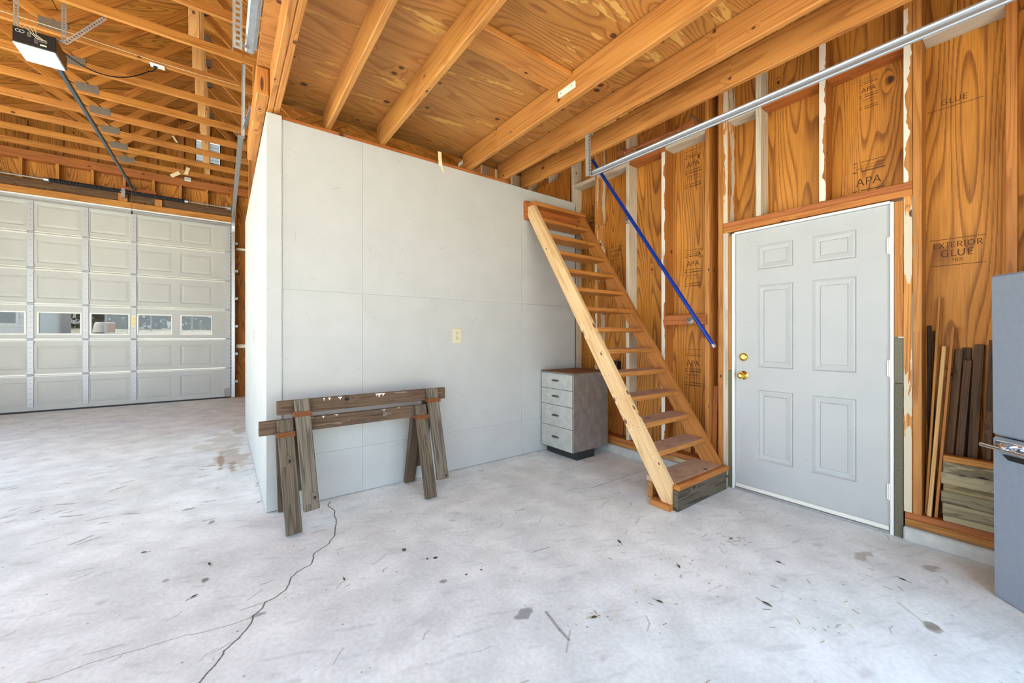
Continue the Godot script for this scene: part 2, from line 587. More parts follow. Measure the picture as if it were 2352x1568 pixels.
func textures() -> void:
	# veneer for walls (two variants), loft deck, framing lumber, weathered boards
	M.ply = mat(Color.WHITE, 0.62, 0.0, wood(384, 1024, 1.22, 3.2, 101, C8(204, 136, 50), C8(118, 66, 12), 7.5, 2.6, 0.24, 0.6, 7), Vector2(1.22, 3.2))
	M.ply_b = mat(Color.WHITE, 0.62, 0.0, wood(384, 1024, 1.22, 3.2, 201, C8(198, 130, 46), C8(114, 62, 11), 8.5, 2.6, 0.26, 0.6, 6), Vector2(1.22, 3.2))
	M.deck = mat(Color.WHITE, 0.6, 0.0, wood(512, 1024, 1.22, 2.44, 301, C8(182, 126, 64), C8(130, 76, 28), 4.0, 3.0, 0.42, 0.42, 22, Color(0.80, 0.62, 0.30, 0.7), 0.46), Vector2(1.4, 2.44))
	M.deck_b = mat(Color.WHITE, 0.6, 0.0, wood(512, 1024, 1.22, 2.44, 351, C8(186, 126, 60), C8(124, 72, 25), 7.0, 2.6, 0.55, 0.5, 16, Color(0.84, 0.66, 0.36, 0.75), 0.38), Vector2(1.4, 2.44))
	var lt := wood(192, 1024, 0.30, 4.0, 401, C8(196, 134, 66), C8(142, 84, 30), 2.2, 9.0, 0.35, 0.45, 5)
	M.fir = mat(Color.WHITE, 0.6, 0.0, lt, Vector2(0.30, 4.0))
	M.pine = mat(Color.WHITE, 0.55, 0.0, wood(192, 1024, 0.30, 4.0, 451, C8(232, 200, 152), C8(200, 150, 96), 2.0, 8.0, 0.3, 0.45, 12), Vector2(0.30, 4.0))
	M.washed = mat(Color.WHITE, 0.7, 0.0, wood(192, 1024, 0.30, 4.0, 501, C8(216, 150, 78), C8(140, 84, 38), 2.2, 9.0, 0.35, 0.5, 6, Color(0.84, 0.81, 0.75, 0.95), 0.05), Vector2(0.30, 4.0))
	M.washed_full = mat(Color.WHITE, 0.7, 0.0, wood(192, 1024, 0.30, 4.0, 551, C8(214, 204, 186), C8(160, 146, 122), 2.0, 9.0, 0.4, 0.35, 3), Vector2(0.30, 4.0))
	M.weather = mat(Color.WHITE, 0.85, 0.0, wood(256, 1024, 0.20, 1.2, 601, C8(150, 138, 120), C8(66, 56, 46), 2.4, 16.0, 0.35, 0.42, 1), Vector2(0.20, 1.2))
	M.weather_b = mat(Color.WHITE, 0.85, 0.0, wood(256, 1024, 0.20, 1.2, 651, C8(140, 118, 96), C8(62, 48, 36), 2.4, 14.0, 0.35, 0.42, 1, Color(0.74, 0.70, 0.66, 0.7), 0.40), Vector2(0.20, 1.2))
	M.moss = mat(Color.WHITE, 0.9, 0.0, wood(192, 512, 0.20, 1.2, 681, C8(176, 164, 132), C8(96, 82, 60), 1.2, 12.0, 0.6, 0.25, 3, Color(0.34, 0.30, 0.24, 0.5), 0.22), Vector2(0.20, 1.2))
	M.white = mat(Color.WHITE, 0.6, 0.0, mottle(768, 768, 701, C8(192, 193, 191), C8(181, 182, 179), 0.75, 6.0, 6.0, 140, C8(130, 126, 118), 60, C8(150, 146, 138)), Vector2(1.8, 1.8))
	M.door = mat(Color.WHITE, 0.5, 0.0, mottle(512, 1024, 721, C8(188, 190, 190), C8(178, 181, 182), 0.7, 4.0, 8.0, 26, C8(110, 108, 104), 16, C8(160, 158, 156)), Vector2(1.0, 2.1))
	M.trim_white = mat(C8(238, 238, 236), 0.45)
	M.garage = mat(Color.WHITE, 0.5, 0.0, mottle(512, 512, 741, C8(192, 194, 190), C8(180, 182, 176), 0.8, 3.0, 3.0, 20, C8(130, 128, 118), 10, C8(160, 158, 148)), Vector2(2.0, 2.0))
	M.garage_rail = mat(C8(222, 222, 214), 0.45)
	M.galv = mat(Color.WHITE, 0.38, 0.85, mottle(256, 256, 761, C8(198, 202, 206), C8(168, 172, 176), 0.9, 9.0, 9.0, 30, C8(120, 122, 124), 10, C8(220, 222, 224)), Vector2(0.3, 0.3))
	M.galv_dull = mat(Color.WHITE, 0.55, 0.5, mottle(256, 256, 771, C8(172, 170, 166), C8(140, 138, 134), 0.9, 9.0, 9.0, 30, C8(110, 108, 104), 10, C8(190, 188, 184)), Vector2(0.3, 0.3))
	M.alu = mat(C8(176, 182, 190), 0.36, 0.75)
	M.dark_steel = mat(C8(52, 56, 62), 0.45, 0.5)
	M.rail_steel = mat(C8(66, 84, 98), 0.4, 0.4)
	M.black = mat(C8(22, 22, 25), 0.5)
	M.blue = mat(C8(6, 50, 150), 0.22)
	M.brass = mat(C8(236, 200, 96), 0.12, 1.0)
	M.chrome = mat(C8(226, 228, 232), 0.1, 1.0)
	M.conc_edge = mat(Color.WHITE, 0.85, 0.0, mottle(256, 256, 781, C8(206, 208, 204), C8(176, 178, 174), 0.9, 8.0, 8.0, 60, C8(120, 116, 108), 10, C8(150, 148, 144)), Vector2(0.6, 0.6))
	M.cab_front = mat(Color.WHITE, 0.48, 0.12, mottle(384, 512, 791, C8(204, 206, 201), C8(170, 172, 166), 0.9, 5.0, 8.0, 70, C8(92, 90, 84), 24, C8(110, 108, 102)), Vector2(0.5, 0.8))
	M.cab_side = mat(Color.WHITE, 0.38, 0.35, mottle(384, 512, 801, C8(166, 158, 154), C8(128, 118, 112), 0.9, 5.0, 5.0, 60, C8(214, 210, 206), 46, C8(200, 196, 192)), Vector2(0.5, 0.8))
	M.cab_top = mat(Color.WHITE, 0.75, 0.0, mottle(256, 256, 811, C8(150, 96, 44), C8(96, 58, 26), 1.0, 5.0, 5.0, 20, C8(60, 40, 20)), Vector2(0.5, 0.5))
	M.kick = mat(C8(46, 46, 46), 0.55)
	M.rust = mat(Color.WHITE, 0.8, 0.2, mottle(128, 128, 821, C8(158, 92, 40), C8(88, 50, 26), 1.1, 9.0, 9.0, 0, Color.BLACK), Vector2(0.12, 0.12))
	M.fridge = mat(Color.WHITE, 0.42, 0.1, mottle(512, 768, 831, C8(146, 157, 172), C8(136, 147, 162), 0.8, 30.0, 44.0, 8, C8(90, 92, 96), 4, C8(96, 98, 102)), Vector2(0.9, 1.6))
	M.red = mat(Color.WHITE, 0.6, 0.0, wood(128, 512, 0.30, 4.0, 841, C8(186, 110, 52), C8(136, 72, 28), 2.0, 9.0, 0.35, 0.5, 6), Vector2(0.30, 4.0))
	M.turned = mat(Color.WHITE, 0.45, 0.0, wood(128, 256, 0.30, 1.0, 851, C8(172, 104, 58), C8(112, 62, 30), 2.0, 9.0, 0.6, 0.5, 2), Vector2(0.30, 1.0))
	M.oldwood = mat(Color.WHITE, 0.8, 0.0, wood(128, 512, 0.2, 1.2, 861, C8(112, 84, 60), C8(58, 42, 30), 2.0, 12.0, 0.7, 0.6, 3), Vector2(0.2, 1.2))
	M.treated = mat(Color.WHITE, 0.85, 0.0, wood(128, 512, 0.2, 1.2, 871, C8(112, 100, 84), C8(62, 52, 42), 2.0, 12.0, 0.7, 0.6, 2), Vector2(0.2, 1.2))
	M.greytreated = mat(Color.WHITE, 0.85, 0.0, mottle(128, 256, 881, C8(140, 134, 112), C8(96, 92, 76), 1.0, 20.0, 40.0, 60, C8(180, 176, 160)), Vector2(0.1, 0.5))
	M.tread = mat(Color.WHITE, 0.7, 0.0, wood(192, 512, 0.30, 1.0, 891, C8(204, 172, 150), C8(152, 116, 94), 2.0, 9.0, 0.9, 0.4, 2), Vector2(0.30, 1.0))
	M.ivory = mat(C8(214, 204, 172), 0.4)
	M.whiteplastic = mat(C8(240, 240, 238), 0.35)
	M.ink = mat(C8(84, 50, 18), 0.8)
	M.paint = mat(C8(226, 220, 208), 0.7)
	M.paper = mat(C8(232, 218, 176), 0.8)
	M.glue = mat(C8(222, 184, 92), 0.7)
	M.lens = mat(C8(190, 196, 204), 0.3)
	M.cream = mat(C8(236, 230, 206), 0.7)
	M.gravel = mat(Color.WHITE, 0.95, 0.0, mottle(256, 256, 901, C8(208, 208, 192), C8(172, 168, 150), 1.0, 9.0, 9.0, 300, C8(140, 124, 104)), Vector2(6, 6))
	M.apron = mat(C8(198, 196, 192), 0.9)
	M.leaf = mat(C8(74, 104, 52), 0.7)
	M.bark = mat(C8(92, 74, 56), 0.9)
	M.siding = mat(C8(226, 226, 224), 0.7)
	M.fibreglass = mat(C8(240, 240, 238), 0.5)
	M.terracotta = mat(C8(190, 126, 88), 0.85)
	M.roofskin = mat(C8(120, 116, 110), 0.9)
	for k in ["ply", "ply_b", "deck", "deck_b", "door"]:
		M[k].set_meta("whole", true)
	M.stile = mat(C8(184, 187, 192), 0.45, 0.25)
	M.pull = mat(C8(104, 98, 90), 0.35, 0.6)
	M.opener_side = mat(C8(124, 98, 66), 0.5, 0.2)
	M.slat = mat(C8(176, 180, 186), 0.5)
	M.straw = mat(C8(196, 176, 124), 0.8)
	var gl := StandardMaterial3D.new()
	gl.albedo_color = Color(0.03, 0.035, 0.04, 0.70)  # dark tint added to dim the sunlit yard seen through the panes
	gl.transparency = BaseMaterial3D.TRANSPARENCY_ALPHA
	gl.roughness = 0.03
	M.glass = gl
	M.darkglass = mat(C8(70, 82, 78), 0.1)

# ---------------------------------------------------------------- floor and ground
func slab(parent: Node3D, called: String, x0: float, z0: float, x1: float, z1: float, m: Material, tx0: float, tz0: float, tx1: float, tz1: float) -> void:
	var st := S()
	var f := func(x: float, z: float) -> Vector2: return Vector2((x - tx0) / (tx1 - tx0), (z - tz0) / (tz1 - tz0))
	quad(st, [Vector3(x0, 0, z0), Vector3(x1, 0, z0), Vector3(x1, 0, z1), Vector3(x0, 0, z1)], Vector3.UP, [f.call(x0, z0), f.call(x1, z0), f.call(x1, z1), f.call(x0, z1)], Color.WHITE)
	var y := -0.15
	quad(st, [Vector3(x0, y, z0), Vector3(x1, y, z0), Vector3(x1, y, z1), Vector3(x0, y, z1)], Vector3.DOWN, [f.call(x0, z0), f.call(x1, z0), f.call(x1, z1), f.call(x0, z1)], Color.WHITE)
	for e in [[x0, z0, x1, z0, Vector3(0, 0, -1)], [x0, z1, x1, z1, Vector3(0, 0, 1)], [x0, z0, x0, z1, Vector3(-1, 0, 0)], [x1, z0, x1, z1, Vector3(1, 0, 0)]]:
		quad(st, [Vector3(e[0], 0, e[1]), Vector3(e[2], 0, e[3]), Vector3(e[2], y, e[3]), Vector3(e[0], y, e[1])], e[4], [f.call(e[0], e[1]), f.call(e[2], e[3]), f.call(e[2], e[3]), f.call(e[0], e[1])], Color.WHITE)
	put(parent, called, st, m)

func build_floor() -> void:
	var o := struct("floor", "bare grey concrete slab with a long crack", "floor")
	var near := mat(Color.WHITE, 0.62, 0.0, concrete(1536, 1400, -1.0, -3.3, 3.56, 0.95, true))
	var far := mat(Color.WHITE, 0.62, 0.0, concrete(900, 1280, -4.05, -9.75, 3.56, 0.95, false))
	slab(o, "slab", -1.0, -3.3, 3.56, 0.95, near, -1.0, -3.3, 3.56, 0.95)
	slab(o, "slab", -4.05, -9.75, -1.0, 0.95, far, -4.05, -9.75, 3.56, 0.95)
	slab(o, "slab", -1.0, -9.75, 3.56, -3.3, far, -4.05, -9.75, 3.56, 0.95)

func build_ground() -> void:
	var o := struct("ground", "sunlit pale sandy ground around the building", "ground")
	UV = Vector2(6, 6)
	var st := S()
	var rows := [[60.0, -0.05], [0.95, -0.02], [-9.75, -0.02], [-12.0, 0.0], [-15.0, 0.42], [-18.0, 0.86], [-21.0, 1.22], [-25.0, 1.55], [-32.0, 1.7], [-80.0, 2.4]]
	var xs := [-70.0, -4.05, 3.56, 70.0]
	var bump := noise(5, 0.35, 2)
	for i in rows.size() - 1:
		for k in 3:
			if k == 1 and i == 1:
				continue
			var n := 12 if k == 1 or i < 2 else 20
			for s in n:
				var xa := lerpf(xs[k], xs[k + 1], float(s) / n)
				var xb := lerpf(xs[k], xs[k + 1], float(s + 1) / n)
				var za: float = rows[i][0]
				var zb: float = rows[i + 1][0]
				var hh := func(x: float, r: int) -> float: return rows[r][1] + (bump.get_noise_2d(x, rows[r][0]) * 0.12 if r > 3 else 0.0)
				var p := [Vector3(xa, hh.call(xa, i), za), Vector3(xb, hh.call(xb, i), za), Vector3(xb, hh.call(xb, i + 1), zb), Vector3(xa, hh.call(xa, i + 1), zb)]
				quad(st, p, Vector3.UP, [Vector2(xa, za) / 6.0, Vector2(xb, za) / 6.0, Vector2(xb, zb) / 6.0, Vector2(xa, zb) / 6.0], Color.WHITE)
	put(o, "earth", st, M.gravel)

# ---------------------------------------------------------------- right wall
const SX := 3.32
const PX := 3.454

func stud(o: Node3D, called: String, z: float, y0: float, y1: float, m: Material, col := Color.WHITE, w := 0.038) -> void:
	bc(o, called, Vector3(SX, y0, z), Vector3(PX, y1, z + w), m, 0.002, col)

func stamp(o: Node3D, text: String, at: Vector3, size: float, ry := -90.0) -> void:
	var t := TextMesh.new()
	t.text = text
	t.font_size = 24
	t.pixel_size = size / 24.0
	t.depth = 0.0008
	t.curve_step = 4.0
	var f := SystemFont.new()
	f.font_names = PackedStringArray(["Droid Sans"])
	t.font = f
	var mi := MeshInstance3D.new()
	mi.name = "stamp"
	mi.mesh = t
	mi.material_override = M.ink
	o.add_child(mi, true)
	mi.position = at
	mi.rotation_degrees = Vector3(0, ry, 0)

func stamp_block(o: Node3D, z: float, y: float, s: float) -> void:
	var x := PX - 0.0006
	stamp(o, "APA", Vector3(x, y, z), 0.075 * s)
	var st := S()
	var r := RandomNumberGenerator.new()
	r.seed = int(y * 100)
	for l in [[0.14, 0.004], [0.115, 0.002], [0.075, 0.007], [-0.06, 0.006], [-0.085, 0.008], [-0.15, 0.003], [-0.20, 0.006], [-0.225, 0.008]]:
		for seg in [[-0.085, -0.06], [-0.04, 0.085]]:
			box(st, Vector3(x, y + l[0] * s, z + (seg[0] + seg[1]) * 0.5 * s), Vector3(0.0008, l[1] * s, (seg[1] - seg[0]) * s))
	put(o, "stamp_lines", st, M.ink)
	stamp(o, "RATED SHEATHING", Vector3(x, y + 0.095 * s, z), 0.016 * s)
	stamp(o, "15/32 INCH", Vector3(x, y - 0.12 * s, z), 0.026 * s)

# a strip of leftover white paint with ragged edge on a stud face
func ragged(o: Node3D, z0: float, z1: float, y0: float, y1: float, sd: int, hold := 0.7) -> void:
	var n := noise(sd, 9.0, 3)
	var st := S()
	var steps := int((y1 - y0) / 0.02)
	var x := SX - 0.0004
	for i in steps:
		var ya := lerpf(y0, y1, float(i) / steps)
		var yb := lerpf(y0, y1, float(i + 1) / steps)
		var wa := clampf(hold + n.get_noise_1d(ya * 0.45) * 0.8 + n.get_noise_1d(ya * 7.0 + 50.0) * 0.25, 0.02, 1.0)
		var wb := clampf(hold + n.get_noise_1d(yb * 0.45) * 0.8 + n.get_noise_1d(yb * 7.0 + 50.0) * 0.25, 0.02, 1.0)
		quad(st, [Vector3(x, ya, z0), Vector3(x, ya, lerpf(z0, z1, wa)), Vector3(x, yb, lerpf(z0, z1, wb)), Vector3(x, yb, z0)], Vector3(-1, 0, 0), [Vector2.ZERO, Vector2.ZERO, Vector2.ZERO, Vector2.ZERO], Color.WHITE)
	put(o, "old_paint", st, M.paint)

func build_wall_right() -> void:
	var o := struct("wall_right", "open stud wall with orange plywood sheathing around the white door", "wall")
	# sheathing sheets, joints behind studs, the doorway left open
	var zs := [-9.75, -8.6, -7.4, -6.17, -4.94, -3.72, -2.52, -1.535]
	for i in zs.size() - 1:
		bc(o, "sheathing", Vector3(PX, 0.0, zs[i] + 0.0015), Vector3(PX + 0.012, 2.977, zs[i + 1] - 0.0015), [M.ply, M.ply_b][i % 2], 0.0, lum(1.0), 1)
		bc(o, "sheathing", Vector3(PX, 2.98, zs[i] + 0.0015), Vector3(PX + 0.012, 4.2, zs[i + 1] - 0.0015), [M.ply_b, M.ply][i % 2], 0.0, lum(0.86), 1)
	bc(o, "sheathing", Vector3(PX, 2.075, -1.533), Vector3(PX + 0.012, 2.977, -0.907), M.ply, 0.0, lum(1.0), 1)
	bc(o, "sheathing", Vector3(PX, 2.075, -0.904), Vector3(PX + 0.012, 2.977, -0.47), M.ply_b, 0.0, lum(1.05), 1)
	bc(o, "sheathing", Vector3(PX, 0.0, -0.467), Vector3(PX + 0.012, 2.977, 0.2), M.ply, 0.0, lum(1.0), 1)
	bc(o, "sheathing", Vector3(PX, 0.0, 0.203), Vector3(PX + 0.012, 2.977, 0.95), M.ply_b, 0.0, lum(1.0), 1)
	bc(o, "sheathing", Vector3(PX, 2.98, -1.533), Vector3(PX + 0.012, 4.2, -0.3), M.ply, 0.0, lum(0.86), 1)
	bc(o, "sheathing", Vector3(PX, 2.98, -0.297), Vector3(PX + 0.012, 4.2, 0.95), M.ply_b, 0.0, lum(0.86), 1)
	# outer skin keeps daylight out
	bc(o, "cladding", Vector3(PX + 0.014, -0.02, -9.75), Vector3(PX + 0.05, 4.4, -1.54), M.siding, 0.0)
	bc(o, "cladding", Vector3(PX + 0.014, -0.02, -0.5), Vector3(PX + 0.05, 4.4, 0.95), M.siding, 0.0)
	bc(o, "cladding", Vector3(PX + 0.014, 2.06, -1.54), Vector3(PX + 0.05, 4.4, -0.5), M.siding, 0.0)
	# concrete curb and sill plates
	bc(o, "curb", Vector3(3.285, 0.0, -9.6), Vector3(PX, 0.085, -1.575), M.conc_edge, 0.008)
	bc(o, "curb", Vector3(3.285, 0.0, -0.50), Vector3(PX, 0.085, 0.75), M.conc_edge, 0.008)
	bc(o, "sill_plate", Vector3(SX - 0.002, 0.086, -9.6), Vector3(PX, 0.126, -1.575), M.washed, 0.002, Color(0.85, 0.85, 0.7))
	bc(o, "sill_plate", Vector3(SX - 0.002, 0.086, -0.497), Vector3(PX, 0.127, 0.75), M.fir, 0.002, Color(0.9, 0.95, 0.75))
	bc(o, "sole_plate", Vector3(SX, 0.127, -9.6), Vector3(PX, 0.166, -1.575), M.red, 0.002, lum(1.0))
	bc(o, "sole_plate", Vector3(SX, 0.128, -0.497), Vector3(PX, 0.167, 0.75), M.red, 0.002, lum(0.95))
	# common studs
	var T := 4.06
	var far := -3.318
	while far > -9.4:
		far -= 0.405
		stud(o, "stud", far, 0.167, T, M.washed_full, vary())
	stud(o, "stud", -3.318, 0.167, T, M.washed_full)
	stud(o, "stud", -2.956, 0.167, T, M.washed, Color(0.95, 0.95, 0.9))
	stud(o, "stud", -2.537, 0.167, T, M.washed_full, Color(1.0, 0.97, 0.92))
	stud(o, "stud", -2.133, 0.167, T, M.fir, Color(0.80, 0.70, 0.62))
	ragged(o, -2.133, -2.096, 0.17, 2.95, 3, 0.9)
	stud(o, "stud", -1.72, 0.167, T, M.fir, vary(0.05))
	stud(o, "stud", -1.608, 0.167, T, M.fir, vary(0.05))
	stud(o, "stud", -1.5685, 0.088, 2.07, M.washed_full, lum(0.97))
	stud(o, "cripple", -1.5685, 2.153, T, M.washed, Color(1.0, 0.97, 0.92))
	stud(o, "cripple", -1.324, 2.153, T, M.washed_full, Color(1.05, 1.02, 0.98))
	stud(o, "cripple", -0.921, 2.153, T, M.fir, Color(0.78, 0.66, 0.58))
	ragged(o, -0.921, -0.884, 2.155, 3.9, 8, 0.8)
	stud(o, "stud", -0.5035, 0.167, 2.07, M.washed, Color(1.05, 0.98, 0.9))
	stud(o, "cripple", -0.5035, 2.153, T, M.fir, Color(1.05, 1.02, 0.95))
	ragged(o, -0.5035, -0.467, 2.155, 3.2, 12, 0.45)
	stud(o, "stud", -0.464, 0.167, T, M.fir, lum(1.0))
	stud(o, "stud", -0.118, 0.167, T, M.fir, Color(0.95, 0.85, 0.78))
	stud(o, "stud", 0.287, 0.167, T, M.fir, vary())
	stud(o, "stud", 0.69, 0.167, T, M.fir, vary())
	# blocking between studs at the sheet joint
	var bz := [-3.318, -2.956, -2.537, -2.133, -1.72]
	for i in 4:
		bc(o, "blocking", Vector3(SX, 2.963, bz[i] + 0.0385), Vector3(PX, 3.001, bz[i + 1] - 0.0005), [M.washed_full, M.washed_full, M.red, M.washed_full][i], 0.002)
	bz = [-1.5685, -1.324, -0.921, -0.5035]
	for i in 3:
		bc(o, "blocking", Vector3(SX, 2.975, bz[i] + 0.0385), Vector3(PX, 3.013, bz[i + 1] - 0.0005), [M.washed_full, M.red, M.red][i], 0.002)
	bc(o, "blocking", Vector3(SX, 2.975, -0.4255), Vector3(PX, 3.013, -0.1185), M.washed_full, 0.002)
	# header over the door, door packers
	bc(o, "header", Vector3(SX - 0.003, 2.111, -1.5685), Vector3(PX, 2.1525, -0.4645), M.red, 0.003, Color(1.1, 1.1, 1.1))
	bc(o, "header", Vector3(SX - 0.003, 2.07, -1.5685), Vector3(PX, 2.1105, -0.4645), M.fir, 0.003, Color(1.0, 0.86, 0.74))
	bc(o, "packer", Vector3(SX + 0.004, 0.95, -1.529), Vector3(PX, 2.04, -1.5), M.fir, 0.002, Color(1.0, 0.9, 0.8))
	bc(o, "packer", Vector3(SX + 0.004, 0.0, -1.529), Vector3(PX, 0.948, -1.5), M.greytreated, 0.002, Color(1.0, 0.92, 0.62))
	bc(o, "packer", Vector3(SX + 0.002, 1.22, -0.545), Vector3(PX, 2.05, -0.5055), M.fir, 0.002, Color(1.05, 0.94, 0.85))
	bc(o, "packer", Vector3(SX + 0.002, 0.94, -0.545), Vector3(PX, 1.217, -0.5055), M.greytreated, 0.002, lum(1.0))
	bc(o, "packer", Vector3(SX + 0.002, 0.0, -0.545), Vector3(PX, 0.938, -0.5055), M.greytreated, 0.002, lum(0.8))
	# top plates
	bc(o, "top_plate", Vector3(SX, 4.062, -9.6), Vector3(PX, 4.12, 0.75), M.fir, 0.002)
	bc(o, "top_plate", Vector3(SX, 4.121, -9.6), Vector3(PX, 4.195, 0.75), M.fir, 0.002, lum(0.9))
	# plywood lining inside the white room
	bc(o, "lining", Vector3(3.306, 0.17, -6.2), Vector3(3.318, 3.15, -3.335), M.ply_b, 0.0, Color(1.0, 0.98, 0.7), 1)
	# mill stamps
	stamp_block(o, -1.90, 2.80, 0.9)
	stamp_block(o, -1.90, 1.89, 0.9)
	stamp_block(o, -1.90, 0.98, 0.9)
	stamp_block(o, -0.69, 2.26, 0.95)
	stamp_block(o, -0.69, 2.87, 0.55)
	stamp_block(o, -3.12, 2.54, 0.7)
	var x := PX - 0.0006
	stamp(o, "EXTERIOR", Vector3(x, 1.765, -0.30), 0.045)
	stamp(o, "GLUE", Vector3(x, 1.715, -0.30), 0.055)
	stamp(o, "185", Vector3(x, 1.675, -0.30), 0.028)
	stamp(o, "GLUE", Vector3(x, 2.615, -0.31), 0.045)
	stamp(o, "EXTERIOR", Vector3(x, 2.16, -2.78), 0.035)
	stamp(o, "GLUE", Vector3(x, 2.11, -2.78), 0.045)
	var st := S()
	for l in [[1.80, -0.30], [1.645, -0.30], [2.58, -0.31], [2.20, -2.78], [2.06, -2.78]]:
		box(st, Vector3(x, l[0], l[1]), Vector3(0.0008, 0.003, 0.22))
	put(o, "stamp_lines", st, M.ink)

# ---------------------------------------------------------------- white partition
func build_partition() -> void:
	var o := struct("wall_partition_front", "white painted plywood partition behind the sawhorses and stair", "wall")
	var z := -3.193
	var xs := [0.262, 0.887, 2.475, 3.252]
	var ys := [0.006, 0.356, 1.56, 2.757]
	for i in 3:
		for k in 3:
			if k == 2 and i == 2:
				bc(o, "sheet", Vector3(xs[i] + 0.001, ys[k] + 0.001, z - 0.012), Vector3(xs[i + 1], ys[k + 1] - 0.004, z), M.white, 0.001, lum(1.0), 1)
			else:
				bc(o, "sheet", Vector3(xs[i] + 0.0004, ys[k] + 0.0004, z - 0.012), Vector3(xs[i + 1] - 0.0004, ys[k + 1] - 0.0002, z + rng.randf_range(0.0, 0.0008)), M.white, 0.001, lum(rng.randf_range(0.985, 1.0)), 1)
	bc(o, "backing", Vector3(0.262, 0.0, z - 0.016), Vector3(3.252, 2.757, z - 0.0125), M.white, 0.0, lum(0.7))
	bc(o, "corner_board", Vector3(0.238, 0.012, z), Vector3(0.332, 2.772, z + 0.019), M.white, 0.002, lum(1.0))
	# framing behind the sheets
	for i in 8:
		bc(o, "stud", Vector3(0.262 + 0.42 * i, 0.04, z - 0.106), Vector3(0.30 + 0.42 * i, 2.717, z - 0.017), M.fir, 0.0, vary())
	bc(o, "end_stud", Vector3(3.218, 0.04, z - 0.106), Vector3(3.284, 2.717, z - 0.017), M.treated, 0.002, lum(0.9))
	bc(o, "sole_plate", Vector3(0.262, 0.0, z - 0.106), Vector3(3.28, 0.039, z - 0.017), M.fir, 0.0)
	bc(o, "top_plate", Vector3(0.262, 2.7175, z - 0.106), Vector3(3.28, 2.756, z - 0.017), M.fir, 0.002, lum(0.9))
	bc(o, "top_plate", Vector3(0.345, 2.7575, z - 0.106), Vector3(2.32, 2.789, z - 0.012), M.red, 0.003, Color(1.1, 1.05, 1.0))
	var s := struct("wall_partition_side", "long white side face of the boxed room beside the open bay", "wall")
	bc(s, "sheet", Vector3(0.238, 0.006, -4.41), Vector3(0.25, 2.76, z - 0.001), M.white, 0.001, lum(1.0), 1)
	bc(s, "sheet", Vector3(0.238, 0.006, -5.63), Vector3(0.25, 2.76, -4.412), M.white, 0.001, lum(0.99), 1)
	bc(s, "sheet", Vector3(0.238, 0.006, -6.314), Vector3(0.25, 2.76, -5.632), M.white, 0.001, lum(1.0), 1)
	bc(s, "top_plate", Vector3(0.2505, 2.68, -6.31), Vector3(0.34, 2.757, z - 0.108), M.fir, 0.002)
	bc(s, "wall_core", Vector3(0.2505, 0.0, -6.31), Vector3(0.32, 2.68, z - 0.108), M.fir, 0.0)
	bc(s, "post", Vector3(0.262, 2.758, -6.06), Vector3(0.30, 4.2, -5.97), M.fir, 0.002, lum(0.75))
	bc(s, "post", Vector3(0.262, 2.758, -5.2), Vector3(0.30, 4.2, -5.11), M.fir, 0.002, lum(0.9))
	var r := struct("wall_partition_rear", "plain rear wall closing the boxed room", "wall")
	bc(r, "sheet", Vector3(0.238, 0.006, -6.33), Vector3(3.28, 2.76, -6.315), M.white, 0.001, lum(1.0), 1)

# ---------------------------------------------------------------- loft
func build_loft() -> void:
	var o := struct("ceiling_loft", "plywood loft floor on fir joists above the partition", "ceiling")
	var y := 2.972
	# deck sheets, grain across the joists
	var zs := [-3.40, -2.03, -0.81, 0.41, 0.745]
	var xs := [0.173, 2.625]
	for i in 4:
		for k in 1:
			bc(o, "deck_panel", Vector3(xs[k] + 0.001, y, zs[i] + 0.001), Vector3(xs[k + 1] - 0.001, y + 0.018, zs[i + 1] - 0.001), [M.deck, M.deck_b][i % 2], 0.001, lum(rng.randf_range(0.94, 1.0)), 0)
	for e in [[0.245, 0.282], [0.2835, 0.32]]:
		bc(o, "joist", Vector3(e[0], 2.79, -3.30), Vector3(e[1], y - 0.001, 0.745), M.fir, 0.005, Color(1.0, 0.95, 0.88))
	var js := [[0.622, 0.660], [1.030, 1.070], [1.845, 1.885], [2.245, 2.285], [2.553, 2.593]]
	for j in js:
		bc(o, "joist", Vector3(j[0], 2.79, -3.30), Vector3(j[1], y - 0.001, 0.745), M.fir, 0.005, vary(0.06))
	bc(o, "seam_board", Vector3(1.0715, 2.93, -2.03), Vector3(1.8435, 2.969, -1.84), M.fir, 0.003, Color(1.0, 0.94, 0.86))
	bc(o, "rim_beam", Vector3(0.172, 2.79, -4.19), Vector3(0.244, 2.97, -3.405), M.fir, 0.006, Color(1.0, 0.96, 0.86))
	bc(o, "rim_beam", Vector3(0.172, 2.79, -3.40), Vector3(0.2435, 2.968, -3.0), M.fir, 0.006, Color(1.0, 0.96, 0.86))
	# dried glue smears along the joists
	var st := S()
	var r := RandomNumberGenerator.new()
	r.seed = 44
	for e in [[2.285, -2.9, -1.9], [2.553, -2.75, -1.9], [2.285, -1.6, -0.9]]:
		var zz: float = e[1]
		while zz < e[2]:
			var l := r.randf_range(0.03, 0.16)
			box(st, Vector3(e[0] + (0.008 if e[0] < 2.4 else -0.008), y - 0.003, zz + l * 0.5), Vector3(r.randf_range(0.008, 0.026), 0.006, l))
			zz += l + r.randf_range(0.0, 0.1)
	put(o, "glue_smear", st, M.glue)
	# blocks of wood over the partition plate
	var n := thing("nailer_block", "small cream painted block screwed to the side of a loft joist", "block", Vector3(1.84, 2.866, -1.88))
	bx(n, "block", Vector3(1.838, 2.862, -1.88), Vector3(0.013, 0.04, 0.155), M.cream, 0.002)
	for zz in [-1.93, -1.83]:
		var ns := S()
		lathe(ns, [Vector2(0.004, 0), Vector2(0.004, 0.0015), Vector2(0, 0.0015)], Vector3(1.8315, 2.862, zz), Vector3(-1, 0, 0), 8)
		put(n, "screw", ns, M.dark_steel)

